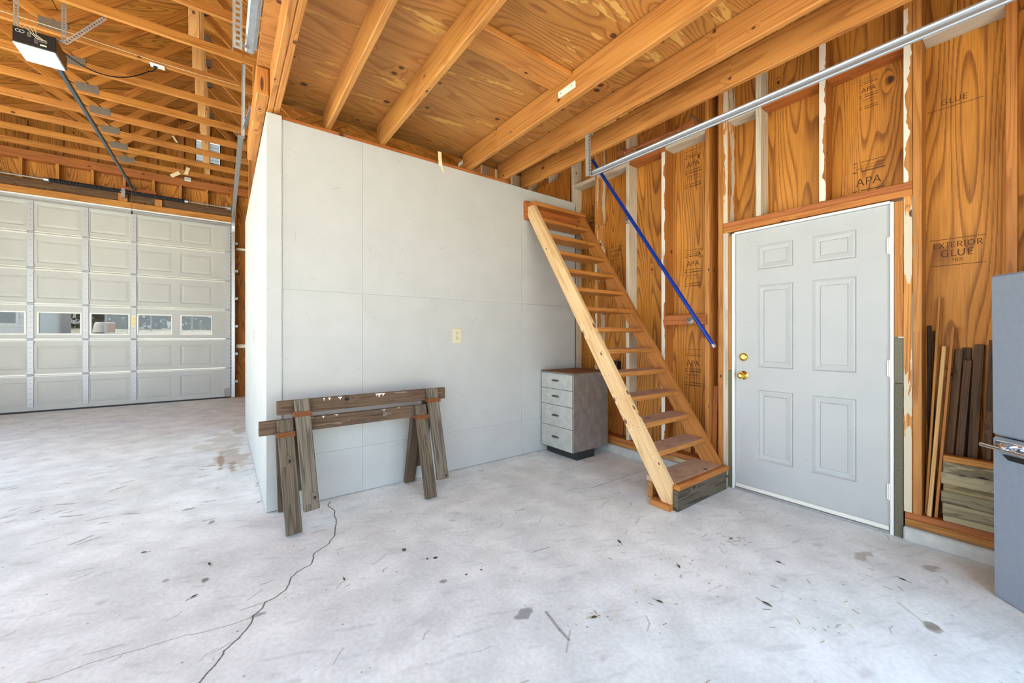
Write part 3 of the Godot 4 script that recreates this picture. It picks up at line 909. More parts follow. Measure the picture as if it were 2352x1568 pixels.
# ---------------------------------------------------------------- far wall, other walls
const GX0 := -3.53
const GX1 := 0.13
const RX := -0.24
const PITCH := 0.305

func roof_y(x: float) -> float:
	return 4.29 + (3.72 - absf(x - RX)) * PITCH

func build_wall_far() -> void:
	var o := struct("wall_far", "far gable wall of plywood and studs above the garage door", "wall")
	var z0 := -9.75
	var z1 := -9.735
	var pan := func(a: Vector2, b: Vector2, m: Material, k: float) -> void:
		bc(o, "sheathing", Vector3(a.x, a.y, z0), Vector3(b.x, b.y, z1), m, 0.0, lum(k), 1)
	pan.call(Vector2(-3.96, 0), Vector2(GX0, 4.598), M.ply, 1.0)
	pan.call(Vector2(GX1, 0), Vector2(1.30, 4.598), M.ply, 1.0)
	pan.call(Vector2(1.302, 0), Vector2(3.46, 4.598), M.ply_b, 1.0)
	pan.call(Vector2(GX0, 3.48), Vector2(-2.31, 4.598), M.ply, 0.95)
	pan.call(Vector2(-2.308, 3.48), Vector2(-1.09, 4.598), M.ply_b, 0.95)
	pan.call(Vector2(-1.088, 3.48), Vector2(GX1, 4.598), M.ply, 0.95)
	usemat(M.ply_b)
	var top := func(x0: float, x1: float, y0: float) -> void:
		var pts := PackedVector2Array([Vector2(x0, y0), Vector2(x1, y0), Vector2(x1, roof_y(x1) + 0.1)])
		if x0 < RX and x1 > RX:
			pts.append(Vector2(RX, roof_y(RX) + 0.1))
		pts.append(Vector2(x0, roof_y(x0) + 0.1))
		var st := S()
		prism(st, pts, 2, z0, z1, lum(0.9))
		put(o, "sheathing", st, M.ply_b)
	top.call(-3.2, -2.752, 4.6)
	top.call(2.302, 2.75, 4.6)
	top.call(-2.75, -1.58, 4.6)
	top.call(-1.578, -0.415, 4.6)
	top.call(-0.055, 1.10, 4.6)
	top.call(1.102, 2.3, 4.6)
	top.call(-0.415, -0.055, 5.06)
	bc(o, "cladding", Vector3(-3.96, -0.02, -9.79), Vector3(GX0, 4.6, -9.752), M.siding, 0.0)
	bc(o, "cladding", Vector3(GX1, -0.02, -9.79), Vector3(3.50, 4.6, -9.752), M.siding, 0.0)
	bc(o, "cladding", Vector3(GX0, 3.48, -9.79), Vector3(GX1, 4.6, -9.752), M.siding, 0.0)
	# gable studs
	var xs := [-2.58, -2.19, -1.79, -1.40, -1.02, -0.645, -0.25, 0.14, 0.55, 0.96]
	for x in xs:
		bc(o, "gable_stud", Vector3(x - 0.045, 4.20, z1), Vector3(x + 0.045, roof_y(x) - 0.01, z1 + 0.038), M.fir, 0.002, lum(rng.randf_range(0.72, 0.9)))
	# cripples over the header, header, trim board
	for x in xs:
		bc(o, "cripple", Vector3(x - 0.019, 3.745, z1), Vector3(x + 0.019, 4.055, -9.60), M.fir, 0.002, Color(1.05, 1.0, 0.85))
	bc(o, "header", Vector3(-3.9, 3.60, z1), Vector3(0.2, 3.743, -9.63), M.oldwood, 0.003, Color(1.05, 0.95, 0.8))
	bc(o, "head_board", Vector3(-3.9, 3.487, z1), Vector3(0.2, 3.598, -9.60), M.fir, 0.003, Color(1.1, 1.02, 0.8))
	bc(o, "top_plate", Vector3(-3.9, 4.057, z1), Vector3(3.3, 4.095, -9.60), M.red, 0.003, Color(0.9, 0.92, 0.85))
	bc(o, "top_plate", Vector3(-3.9, 4.0955, z1), Vector3(3.3, 4.196, -9.60), M.red, 0.003, Color(0.85, 0.88, 0.82))
	bc(o, "opener_cleat", Vector3(-1.46, 3.79, -9.60), Vector3(-0.98, 3.86, -9.585), M.red, 0.003)
	bc(o, "spring_pad", Vector3(-1.475, 3.60, -9.62), Vector3(-1.355, 3.785, -9.59), M.fir, 0.003)
	bc(o, "spring_pad", Vector3(-1.00, 3.60, -9.62), Vector3(-0.90, 3.72, -9.59), M.fir, 0.003)
	bc(o, "jamb_post", Vector3(0.135, 0.0, z1), Vector3(0.215, 4.055, -9.61), M.fir, 0.003, Color(1.05, 1.0, 0.8))
	bc(o, "jamb_post", Vector3(-3.62, 0.0, z1), Vector3(-3.535, 4.055, -9.61), M.fir, 0.003)
	bc(o, "shelf_rail", Vector3(0.2155, 0.99, z1), Vector3(1.0, 1.06, -9.62), M.cream, 0.003)
	bc(o, "shelf_rail", Vector3(0.2155, 2.96, z1), Vector3(1.0, 3.0, -9.62), M.cream, 0.003)
	# louvred vent in the gable
	var v := Node3D.new()
	v.name = "louvre_vent"
	o.add_child(v)
	bc(v, "frame", Vector3(-0.43, 4.585, -9.80), Vector3(-0.04, 4.60, -9.735), M.trim_white, 0.0)
	bc(v, "frame", Vector3(-0.43, 5.06, -9.80), Vector3(-0.04, 5.075, -9.735), M.trim_white, 0.0)
	bc(v, "frame", Vector3(-0.43, 4.60, -9.80), Vector3(-0.415, 5.06, -9.735), M.trim_white, 0.0)
	bc(v, "frame", Vector3(-0.055, 4.60, -9.80), Vector3(-0.04, 5.06, -9.735), M.trim_white, 0.0)
	for i in 7:
		var y := 4.625 + i * 0.062
		bx(v, "slat", Vector3(-0.235, y, -9.775), Vector3(0.355, 0.006, 0.074), M.slat, 0.001, Color.WHITE, Basis(Vector3.RIGHT, -0.75))

func build_wall_rest() -> void:
	var l := struct("wall_left", "plywood wall of the open bay", "wall")
	var LZ := [-7.2, -1.6, 3.3]  # wide open doorway: from, to, height
	for i in 9:
		var za := -9.75 + i * 1.19
		var zb := za + 1.188
		var m: Material = [M.ply, M.ply_b][i % 2]
		if zb <= LZ[0] or za >= LZ[1]:
			bc(l, "sheathing", Vector3(-3.98, 0.0, za), Vector3(-3.965, 4.6, zb), m, 0.0, lum(1.0), 1)
			continue
		bc(l, "sheathing", Vector3(-3.98, LZ[2], za), Vector3(-3.965, 4.6, zb), m, 0.0, lum(1.0), 1)
		if za < LZ[0]:
			bc(l, "sheathing", Vector3(-3.98, 0.0, za), Vector3(-3.965, LZ[2], LZ[0]), m, 0.0, lum(1.0), 1)
		if zb > LZ[1]:
			bc(l, "sheathing", Vector3(-3.98, 0.0, LZ[1]), Vector3(-3.965, LZ[2], zb), m, 0.0, lum(1.0), 1)
	bc(l, "cladding", Vector3(-4.03, -0.02, -9.75), Vector3(-3.982, 4.4, LZ[0]), M.siding, 0.0)
	bc(l, "cladding", Vector3(-4.03, -0.02, LZ[1]), Vector3(-3.982, 4.4, 0.95), M.siding, 0.0)
	bc(l, "cladding", Vector3(-4.03, LZ[2], LZ[0]), Vector3(-3.982, 4.4, LZ[1]), M.siding, 0.0)
	for i in 26:
		var z := -9.6 + i * 0.405
		bc(l, "stud", Vector3(-3.964, 0.04 if z < LZ[0] - 0.05 or z > LZ[1] + 0.01 else LZ[2], z), Vector3(-3.83, 4.2, z + 0.038), M.fir, 0.0, vary())
	# wall behind the photographer: two open garage doorways
	var b := struct("wall_back", "wall with two open garage doorways", "wall")
	var z0 := 0.80
	var z1 := 0.85
	var holes := [[-3.45, -0.35, 3.5], [0.10, 2.36, 2.42]]
	bc(b, "sheathing", Vector3(-3.98, 0.0, z0), Vector3(-3.45, 4.6, z1), M.ply, 0.0, lum(1.0), 1)
	bc(b, "sheathing", Vector3(-3.45, 3.5, z0), Vector3(-0.35, 4.6, z1), M.ply_b, 0.0, lum(1.0), 1)
	bc(b, "sheathing", Vector3(-0.35, 0.0, z0), Vector3(0.10, 4.6, z1), M.ply, 0.0, lum(1.0), 1)
	bc(b, "sheathing", Vector3(0.10, 2.42, z0), Vector3(2.36, 4.6, z1), M.ply_b, 0.0, lum(1.0), 1)
	bc(b, "sheathing", Vector3(2.36, 0.0, z0), Vector3(3.5, 4.6, z1), M.ply, 0.0, lum(1.0), 1)
	usemat(M.ply)
	var st := S()
	prism(st, PackedVector2Array([Vector2(-2.75, 4.6), Vector2(2.3, 4.6), Vector2(RX, roof_y(RX) + 0.1)]), 2, z0, z1)
	put(b, "sheathing", st, M.ply)
	for h in holes:
		bc(b, "door_casing", Vector3(h[0] - 0.09, 0.0, z0 - 0.03), Vector3(h[0], h[2] + 0.09, z0 - 0.001), M.fir, 0.003)
		bc(b, "door_casing", Vector3(h[1], 0.0, z0 - 0.03), Vector3(h[1] + 0.09, h[2] + 0.09, z0 - 0.001), M.fir, 0.003)
		bc(b, "door_casing", Vector3(h[0] + 0.001, h[2], z0 - 0.03), Vector3(h[1] - 0.001, h[2] + 0.09, z0 - 0.001), M.fir, 0.003)

# ---------------------------------------------------------------- roof and trusses
func build_roof() -> void:
	var o := struct("ceiling", "plywood roof sheathing seen between the trusses", "ceiling")
	var nrm := Vector2(-PITCH, 1.0).normalized()
	for side in [-1.0, 1.0]:
		for row in 3:
			for i in 9:
				var xa: float = RX + side * (0.005 + row * 1.35)
				var xb: float = RX + side * (row * 1.35 + 1.348)
				var za := -9.85 + i * 1.22
				var zb := za + 1.218
				var m: Material = [M.ply, M.ply_b][(i + row) % 2]
				usemat(m)
				var up := Vector3(0, 0.1, 0)
				var a := Vector3(xa, roof_y(xa) + 0.104, (za + zb) * 0.5)
				var b := Vector3(xb, roof_y(xb) + 0.104, (za + zb) * 0.5)
				bar(o, "roof_panel", a, b, zb - za, 0.014, Vector3(0, 0, 1), m, 0.0, lum(rng.randf_range(0.9, 1.0)))
	for side in [-1.0, 1.0]:
		var a := Vector3(RX, roof_y(RX) + 0.13, -4.45)
		var b := Vector3(RX + side * 4.3, roof_y(RX) + 0.13 - 4.3 * PITCH, -4.45)
		bar(o, "roof_covering", a, b, 11.3, 0.02, Vector3(0, 0, 1), M.roofskin, 0.0)
	var label := "fir roof truss with king post, diagonal webs and metal plates"
	for i in 17:
		var z := -9.41 + i * 0.605
		var lab := label
		if i == 0:
			lab = "fir roof truss standing next to the louvred far gable wall"
		elif i == 6:
			lab = "fir roof truss carrying the white outlet and stapled cable"
		elif i == 7:
			lab = "fir roof truss from which the door opener hangs"
		var t := thing("roof_truss", lab, "truss", Vector3(RX, 4.2, z), "roof trusses over the open bay")
		var c := vary(0.08)
		var zc := z
		var ht := 0.038
		var d := 0.089
		var g := Color(1.0, 0.97, 0.80)
		bc(t, "bottom_chord", Vector3(-3.95, 4.2, zc - ht * 0.5), Vector3(3.44, 4.2 + d, zc + ht * 0.5), M.fir, 0.003, c * g)
		for sd in [-1.0, 1.0]:
			var xo: float = RX + sd * 3.72
			var xi: float = RX + sd * 0.004
			bar(t, "top_chord", Vector3(xo, roof_y(xo) + 0.047, zc), Vector3(xi, roof_y(xi) + 0.047, zc), d, ht, Vector3(0, 1, 0), M.fir, 0.003, vary(0.08) * g)
			bar(t, "web", Vector3(RX + sd * 0.08, 5.33, zc), Vector3(RX + sd * 1.08, 4.33, zc), d, ht, Vector3(0, 1, 0), M.fir, 0.003, vary(0.08) * g)
			bar(t, "web", Vector3(RX + sd * 1.13, 4.30, zc), Vector3(RX + sd * 1.92, roof_y(RX + sd * 1.92) - 0.01, zc), d, ht, Vector3(0, 1, 0), M.fir, 0.003, vary(0.08) * g)
			for f in [-1.0, 1.0]:
				plate(t, Vector3(RX + sd * 1.10, 4.275, zc + f * (ht * 0.5 + 0.001)), 0.20, 0.10)
		bc(t, "king_post", Vector3(RX - d * 0.5, 4.29, zc - ht * 0.5 - 0.001), Vector3(RX + d * 0.5, 5.40, zc + ht * 0.5 + 0.001), M.pine, 0.003, Color(0.95, 0.82, 0.62) * c)
		plate(t, Vector3(RX, 5.40, zc + ht * 0.5 + 0.002), 0.2, 0.12)
		plate(t, Vector3(RX, 5.40, zc - ht * 0.5 - 0.002), 0.2, 0.12)

func plate(t: Node3D, at: Vector3, w: float, h: float) -> void:
	bx(t, "nail_plate", at, Vector3(w, h, 0.0015), M.galv_dull, 0.0, Color(0.68, 0.62, 0.56))

# ---------------------------------------------------------------- garage door
func raised(st: SurfaceTool, x0: float, x1: float, y0: float, y1: float, z: float, inset: float, depth: float, col := Color.WHITE) -> void:
	# recessed border and flat field, facing +z
	var o := [Vector3(x0, y0, z), Vector3(x1, y0, z), Vector3(x1, y1, z), Vector3(x0, y1, z)]
	var g := 0.014
	var m := [Vector3(x0 + g, y0 + g, z - depth), Vector3(x1 - g, y0 + g, z - depth), Vector3(x1 - g, y1 - g, z - depth), Vector3(x0 + g, y1 - g, z - depth)]
	var i := [Vector3(x0 + inset, y0 + inset, z - 0.001), Vector3(x1 - inset, y0 + inset, z - 0.001), Vector3(x1 - inset, y1 - inset, z - 0.001), Vector3(x0 + inset, y1 - inset, z - 0.001)]
	var uvf := func(p: Vector3) -> Vector2: return Vector2(p.x / UV.x, p.y / UV.y)
	for ring in [[o, m], [m, i]]:
		for k in 4:
			var a: Vector3 = ring[0][k]
			var b: Vector3 = ring[0][(k + 1) % 4]
			var c: Vector3 = ring[1][(k + 1) % 4]
			var d: Vector3 = ring[1][k]
			var n := (b - a).cross(d - a).normalized()
			if n.z < 0.0:
				n = -n
			quad(st, [a, b, c, d], n, [uvf.call(a), uvf.call(b), uvf.call(c), uvf.call(d)], col)
	quad(st, i, Vector3(0, 0, 1), [uvf.call(i[0]), uvf.call(i[1]), uvf.call(i[2]), uvf.call(i[3])], col)

func build_garage_door() -> void:
	var o := struct("door_1", "closed sectional garage door with a row of small windows", "garage door")
	var zf := -9.64
	var zb := -9.685
	var h := 0.5755
	# panel columns measured from the right edge leftwards
	var cols := [[-0.646, -0.165], [-1.242, -0.757], [-1.829, -1.332], [-2.418, -1.919], [-3.01, -2.531], [-3.42, -3.12]]
	var stiles := [0.085, -1.282, -1.874, -2.485, -3.06, -3.49]
	for s in 6:
		var y0 := 0.025 + s * h
		var y1 := y0 + h - 0.004
		var sec := Node3D.new()
		sec.name = "section"
		o.add_child(sec, true)
		UV = Vector2(2, 2)
		var st := S()
		var win := s == 2
		var py0 := y0 + (0.075 if win else 0.09)
		var py1 := y1 - (0.12 if win else 0.11)
		var flat := func(x0: float, x1: float, ya: float, yb: float) -> void:
			quad(st, [Vector3(x0, ya, zf), Vector3(x1, ya, zf), Vector3(x1, yb, zf), Vector3(x0, yb, zf)], Vector3(0, 0, 1), [Vector2(x0, ya) / 2.0, Vector2(x1, ya) / 2.0, Vector2(x1, yb) / 2.0, Vector2(x0, yb) / 2.0], Color.WHITE)
		flat.call(GX0, GX1, y0, py0)
		flat.call(GX0, GX1, py1, y1)
		var edge := GX1
		for c in cols:
			flat.call(c[1], edge, py0, py1)
			edge = c[0]
			if not win:
				raised(st, c[0], c[1], py0, py1, zf, 0.055, 0.008)
		flat.call(GX0, edge, py0, py1)
		# rims and back
		for e in [[y0, -1.0], [y1, 1.0]]:
			quad(st, [Vector3(GX0, e[0], zf), Vector3(GX1, e[0], zf), Vector3(GX1, e[0], zb), Vector3(GX0, e[0], zb)], Vector3(0, e[1], 0), [Vector2.ZERO, Vector2.ZERO, Vector2.ZERO, Vector2.ZERO], Color.WHITE)
		if not win:
			quad(st, [Vector3(GX0, y0, zb), Vector3(GX1, y0, zb), Vector3(GX1, y1, zb), Vector3(GX0, y1, zb)], Vector3(0, 0, -1), [Vector2.ZERO, Vector2(1, 0), Vector2(1, 1), Vector2(0, 1)], Color.WHITE)
		else:
			for e in [[GX0, GX1, y0, py0], [GX0, GX1, py1, y1]]:
				quad(st, [Vector3(e[0], e[2], zb), Vector3(e[1], e[2], zb), Vector3(e[1], e[3], zb), Vector3(e[0], e[3], zb)], Vector3(0, 0, -1), [Vector2.ZERO, Vector2(1, 0), Vector2(1, 1), Vector2(0, 1)], Color.WHITE)
			edge = GX1
			for c in cols + [[GX0, GX0]]:
				quad(st, [Vector3(c[1], py0, zb), Vector3(edge, py0, zb), Vector3(edge, py1, zb), Vector3(c[1], py1, zb)], Vector3(0, 0, -1), [Vector2.ZERO, Vector2(1, 0), Vector2(1, 1), Vector2(0, 1)], Color.WHITE)
				edge = c[0]
		put(sec, "panel", st, M.garage)
		# double bead at the section joint
		if s < 5:
			var rs := S()
			var prev := 0.06
			for x in stiles.slice(1) + [-3.51]:
				for e in [[y1 + 0.015, 0.014], [y1 - 0.018, 0.016]]:
					box(rs, Vector3((prev + x) * 0.5, e[0], zf + 0.006), Vector3(prev - x - 0.064, e[1] * 1.5, 0.012), 0.004)
				prev = x
			put(sec, "joint_bead", rs, M.garage_rail)
		if win:
			for c in cols:
				var w := Node3D.new()
				w.name = "window"
				sec.add_child(w, true)
				var fx0: float = c[0]
				var fx1: float = c[1]
				var fs := S()
				for e in [[fx0, fx1, py0, py0 + 0.022], [fx0, fx1, py1 - 0.022, py1], [fx0, fx0 + 0.022, py0 + 0.022, py1 - 0.022], [fx1 - 0.022, fx1, py0 + 0.022, py1 - 0.022]]:
					box(fs, Vector3((e[0] + e[1]) * 0.5, (e[2] + e[3]) * 0.5, zf - 0.018), Vector3(e[1] - e[0], e[3] - e[2], 0.05), 0.004)
				put(w, "window_frame", fs, M.trim_white)
				bc(w, "pane", Vector3(fx0 + 0.022, py0 + 0.022, zf - 0.022), Vector3(fx1 - 0.022, py1 - 0.022, zf - 0.018), M.glass, 0.0)
	# vertical stiles with hinges
	for x in stiles:
		var w := 0.034 if x != 0.085 else 0.03
		var s := Node3D.new()
		s.name = "stile"
		o.add_child(s, true)
		for k in 6:
			var y0 := 0.03 + k * h
			bc(s, "stile_strip", Vector3(x - w, y0 + 0.05, zf), Vector3(x + w, y0 + h - 0.06, zf + 0.012), M.stile, 0.002)
			var hs := S()
			for q in 5:
				box(hs, Vector3(x, y0 + 0.1 + q * 0.085, zf + 0.0125), Vector3(0.008, 0.008, 0.003))
			put(s, "rivets", hs, M.dark_steel)
			if k < 5:
				var hg := S()
				box(hg, Vector3(x, y0 + h - 0.045, zf + 0.016), Vector3(0.075, 0.05, 0.006), 0.002)
				box(hg, Vector3(x, y0 + h + 0.035, zf + 0.016), Vector3(0.075, 0.05, 0.006), 0.002)
				tube(hg, PackedVector3Array([Vector3(x - 0.04, y0 + h - 0.004, zf + 0.022), Vector3(x + 0.04, y0 + h - 0.004, zf + 0.022)]), 0.009, 8)
				put(s, "hinge", hg, M.stile)
	bc(o, "warning_label", Vector3(-1.312, 1.40, zf + 0.0125), Vector3(-1.262, 1.60, zf + 0.0135), M.paper, 0.0, Color(1.0, 0.98, 0.85))
	# stiffening strut along the top and weather strip
	UV = Vector2(0.3, 0.3)
	var st2 := S()
	extrude(st2, PackedVector2Array([Vector2(-0.035, 0), Vector2(-0.03, 0.0), Vector2(-0.02, 0.04), Vector2(0.02, 0.04), Vector2(0.03, 0), Vector2(0.035, 0), Vector2(0.024, 0.044), Vector2(-0.024, 0.044)]), Vector3(GX0, 3.43, zf + 0.05), Vector3(GX1, 3.43, zf + 0.05), Vector3.UP)
	put(o, "strut", st2, M.galv)
	bc(o, "top_seal", Vector3(GX0, 3.462, zf - 0.02), Vector3(GX1, 3.486, zf + 0.055), M.trim_white, 0.002)
	bc(o, "bottom_seal", Vector3(GX0, 0.0, zf - 0.04), Vector3(GX1, 0.026, zf + 0.006), M.black, 0.004)
	bc(o, "bottom_bracket", Vector3(0.02, 0.03, zf + 0.013), Vector3(0.125, 0.19, zf + 0.03), M.galv_dull, 0.003)

# ---------------------------------------------------------------- entry door
func build_entry_door() -> void:
	var o := struct("door_2", "white six panel entry door with brass knobs", "door")
	var z0 := -1.476
	var z1 := -0.567
	var y0 := 0.022
	var y1 := 2.043
	var xf := 3.338
	var xb := 3.382
	UV = Vector2(1.0, 2.1)
	var st := S()
	var uvf := func(p: Vector3) -> Vector2: return Vector2((p.z - z0), p.y / 2.1)
	var flat := func(za: float, zb2: float, ya: float, yb: float) -> void:
		var p := [Vector3(xf, ya, za), Vector3(xf, ya, zb2), Vector3(xf, yb, zb2), Vector3(xf, yb, za)]
		quad(st, p, Vector3(-1, 0, 0), [uvf.call(p[0]), uvf.call(p[1]), uvf.call(p[2]), uvf.call(p[3])], Color.WHITE)
	var cz := [[-1.319, -1.081], [-0.966, -0.727]]
	var rows := [[0.267, 0.811], [0.984, 1.620], [1.740, 1.928]]
	flat.call(z0, cz[0][0], y0, y1)
	flat.call(cz[0][1], cz[1][0], y0, y1)
	flat.call(cz[1][1], z1, y0, y1)
	for c in cz:
		var prev := y0
		for r in rows:
			flat.call(c[0], c[1], prev, r[0])
			prev = r[1]
			# moulded panel: sunk bevel, then a raised field
			var rings := [[0.0, 0.0], [0.008, 0.010], [0.018, 0.007], [0.044, 0.013], [0.048, 0.004]]
			for k in rings.size() - 1:
				var a: Array = rings[k]
				var b: Array = rings[k + 1]
				var q0 := [Vector3(xf + a[1], r[0] + a[0], c[0] + a[0]), Vector3(xf + a[1], r[0] + a[0], c[1] - a[0]), Vector3(xf + a[1], r[1] - a[0], c[1] - a[0]), Vector3(xf + a[1], r[1] - a[0], c[0] + a[0])]
				var q1 := [Vector3(xf + b[1], r[0] + b[0], c[0] + b[0]), Vector3(xf + b[1], r[0] + b[0], c[1] - b[0]), Vector3(xf + b[1], r[1] - b[0], c[1] - b[0]), Vector3(xf + b[1], r[1] - b[0], c[0] + b[0])]
				for e in 4:
					var p := [q0[e], q0[(e + 1) % 4], q1[(e + 1) % 4], q1[e]]
					var n: Vector3 = (p[1] - p[0]).cross(p[3] - p[0]).normalized()
					if n.x > 0.0:
						n = -n
					quad(st, p, n, [uvf.call(p[0]), uvf.call(p[1]), uvf.call(p[2]), uvf.call(p[3])], Color.WHITE)
			flat2(st, xf + 0.004, c[0] + 0.048, c[1] - 0.048, r[0] + 0.048, r[1] - 0.048, uvf)
		flat.call(c[0], c[1], prev, y1)
	for e in [[Vector3(0, 0, -1), z0, z0, y0, y1], [Vector3(0, 0, 1), z1, z1, y0, y1]]:
		quad(st, [Vector3(xf, y0, e[1]), Vector3(xb, y0, e[1]), Vector3(xb, y1, e[1]), Vector3(xf, y1, e[1])], e[0], [Vector2.ZERO, Vector2(0.04, 0), Vector2(0.04, 1), Vector2(0, 1)], Color.WHITE)
	for e in [[y0, -1.0], [y1, 1.0]]:
		quad(st, [Vector3(xf, e[0], z0), Vector3(xb, e[0], z0), Vector3(xb, e[0], z1), Vector3(xf, e[0], z1)], Vector3(0, e[1], 0), [Vector2.ZERO, Vector2(0.04, 0), Vector2(0.04, 1), Vector2(0, 1)], Color.WHITE)
	quad(st, [Vector3(xb, y0, z0), Vector3(xb, y0, z1), Vector3(xb, y1, z1), Vector3(xb, y1, z0)], Vector3(1, 0, 0), [Vector2.ZERO, Vector2(1, 0), Vector2(1, 1), Vector2(0, 1)], Color.WHITE)
	put(o, "door_leaf", st, M.door)
	# jambs, head, threshold
	bc(o, "jamb", Vector3(3.315, 0.0, -1.498), Vector3(PX, 2.054, -1.480), M.trim_white, 0.003)
	bc(o, "jamb", Vector3(3.315, 0.0, -0.563), Vector3(PX, 2.054, -0.546), M.trim_white, 0.003)
	bc(o, "jamb", Vector3(3.315, 2.046, -1.480), Vector3(PX, 2.062, -0.563), M.trim_white, 0.003)
	bc(o, "door_stop", Vector3(3.386, 0.02, -1.480), Vector3(3.44, 2.046, -1.466), M.trim_white, 0.002)
	bc(o, "threshold", Vector3(3.318, 0.0, -1.480), Vector3(PX, 0.019, -0.563), M.galv, 0.004, Color(1.1, 1.08, 1.0))
	bc(o, "door_sweep", Vector3(3.325, 0.02, z0 + 0.002), Vector3(3.337, 0.048, z1 - 0.002), M.trim_white, 0.002, Color(0.96, 0.95, 0.88))
	# hardware
	var hw := Node3D.new()
	hw.name = "deadbolt"
	o.add_child(hw)
	var s2 := S()
	lathe(s2, [Vector2(0, -0.001), Vector2(0.031, -0.001), Vector2(0.033, 0.004), Vector2(0.028, 0.012), Vector2(0.02, 0.015), Vector2(0.014, 0.016), Vector2(0, 0.016)], Vector3(xf, 1.06, -1.417), Vector3(-1, 0, 0), 24)
	put(hw, "rose", s2, M.brass)
	bx(hw, "thumb_turn", Vector3(xf - 0.024, 1.06, -1.417), Vector3(0.018, 0.010, 0.034), M.brass, 0.004)
	var kn := Node3D.new()
	kn.name = "door_knob"
	o.add_child(kn)
	s2 = S()
	lathe(s2, [Vector2(0, -0.001), Vector2(0.033, -0.001), Vector2(0.034, 0.004), Vector2(0.026, 0.010), Vector2(0.014, 0.014), Vector2(0.012, 0.03)], Vector3(xf, 0.915, -1.417), Vector3(-1, 0, 0), 24)
	put(kn, "rose", s2, M.brass)
	s2 = S()
	lathe(s2, [Vector2(0.012, 0.028), Vector2(0.02, 0.034), Vector2(0.026, 0.044), Vector2(0.027, 0.052), Vector2(0.023, 0.062), Vector2(0.012, 0.066), Vector2(0.010, 0.063), Vector2(0, 0.063)], Vector3(xf, 0.915, -1.417), Vector3(-1, 0, 0), 24)
	put(kn, "knob", s2, M.brass)
	bc(o, "strike_plate", Vector3(3.3135, 0.90, -1.487), Vector3(3.3148, 0.945, -1.4805), M.brass, 0.0005)
	for y in [1.787, 1.026, 0.262]:
		var hs := S()
		box(hs, Vector3(3.330, y, -0.5675), Vector3(0.008, 0.1, 0.024), 0.002)
		tube(hs, PackedVector3Array([Vector3(3.324, y - 0.052, -0.5655), Vector3(3.324, y + 0.052, -0.5655)]), 0.0065, 10)
		put(o, "hinge", hs, M.trim_white)

func flat2(st: SurfaceTool, x: float, za: float, zb: float, ya: float, yb: float, uvf: Callable) -> void:
	var p := [Vector3(x, ya, za), Vector3(x, ya, zb), Vector3(x, yb, zb), Vector3(x, yb, za)]
	quad(st, p, Vector3(-1, 0, 0), [uvf.call(p[0]), uvf.call(p[1]), uvf.call(p[2]), uvf.call(p[3])], Color.WHITE)

# ---------------------------------------------------------------- stair
func build_stairs() -> void:
	var o := thing("staircase", "steep open wooden stair leaning on the white partition", "stair", Vector3(2.9, 0, -2.3))
	var dirn := Vector2(2.515, -1.58).normalized()  # (y, z)
	usemat(M.pine)
	for e in [[2.525, 2.563, M.pine, Color(1.0, 0.98, 0.95)], [3.238, 3.276, M.fir, Color(1.0, 0.93, 0.88)]]:
		usemat(e[2])
		var st := S()
		# polygon in (y, z)
		prism(st, PackedVector2Array([Vector2(0.045, -1.548), Vector2(0.045, -1.622), Vector2(2.46, -3.152), Vector2(2.555, -3.152), Vector2(2.555, -3.06), Vector2(0.184, -1.548)]), 0, e[0], e[1], e[3], dirn)
		put(o, "stringer", st, e[2])
	# nail heads on the near stringer
	var nails := S()
	var rise := 0.1853
	for k in 12:
		var y := 0.19 + rise * (k + 1)
		var z := -1.548 - (y - 0.184) * 0.638
		for q in [-0.03, -0.075, -0.115]:
			lathe(nails, [Vector2(0.003, 0), Vector2(0.003, 0.0012), Vector2(0, 0.0012)], Vector3(2.525, y - 0.02 + rng.randf_range(-0.012, 0.012), z + q), Vector3(-1, 0, 0), 6)
		# treads
		var c := vary(0.08) * Color(1.0, 0.9, 0.84)
		var depth := 0.19
		bc(o, "tread", Vector3(2.5635, y - 0.038, z - depth), Vector3(3.2375, y, z - 0.004), M.fir, 0.006, c if k >= 5 else Color(1.1, 1.05, 1.0))
		if k < 6:
			bc(o, "worn_tread_top", Vector3(2.566, y, z - depth + 0.004), Vector3(3.235, y + 0.0012, z - 0.012), M.tread, 0.0, Color(1.0, 0.95, 0.92)).set_meta("label", "grey foot-worn tread surface")
	put(o, "nail_heads", nails, M.dark_steel)
	bc(o, "tread", Vector3(2.525, 2.556, -3.153), Vector3(3.276, 2.594, -3.045), M.fir, 0.006, Color(1.0, 0.9, 0.8))
	bc(o, "hanger_board", Vector3(2.50, 2.43, -3.191), Vector3(3.318, 2.62, -3.1535), M.red, 0.004, Color(1.0, 0.92, 0.86))
	# bottom step
	var s := Node3D.new()
	s.name = "bottom_step"
	o.add_child(s)
	bc(s, "riser", Vector3(2.545, 0.0, -1.546), Vector3(3.252, 0.142, -1.508), M.treated, 0.003, Color(0.85, 0.84, 0.82))
	bc(s, "nosing", Vector3(2.546, 0.1425, -1.547), Vector3(3.278, 0.185, -1.500), M.fir, 0.009, Color(0.95, 0.78, 0.62))
	bc(s, "step_board", Vector3(2.5635, 0.1465, -1.775), Vector3(3.2375, 0.1845, -1.548), M.tread, 0.003, Color(1.05, 1.0, 0.95))
	bc(s, "foot_board", Vector3(2.50, 0.0, -1.70), Vector3(2.575, 0.0435, -1.5465), M.fir, 0.003, Color(0.95, 0.85, 0.78))
	bc(s, "foot_board", Vector3(3.20, 0.0, -1.70), Vector3(3.276, 0.0435, -1.5465), M.fir, 0.003, Color(0.95, 0.85, 0.78))
	bc(s, "rear_block", Vector3(2.61, 0.0, -1.79), Vector3(3.2, 0.145, -1.752), M.fir, 0.003)
	bc(o, "angle_plate", Vector3(3.2525, 0.006, -1.545), Vector3(3.272, 0.09, -1.507), M.galv, 0.002)

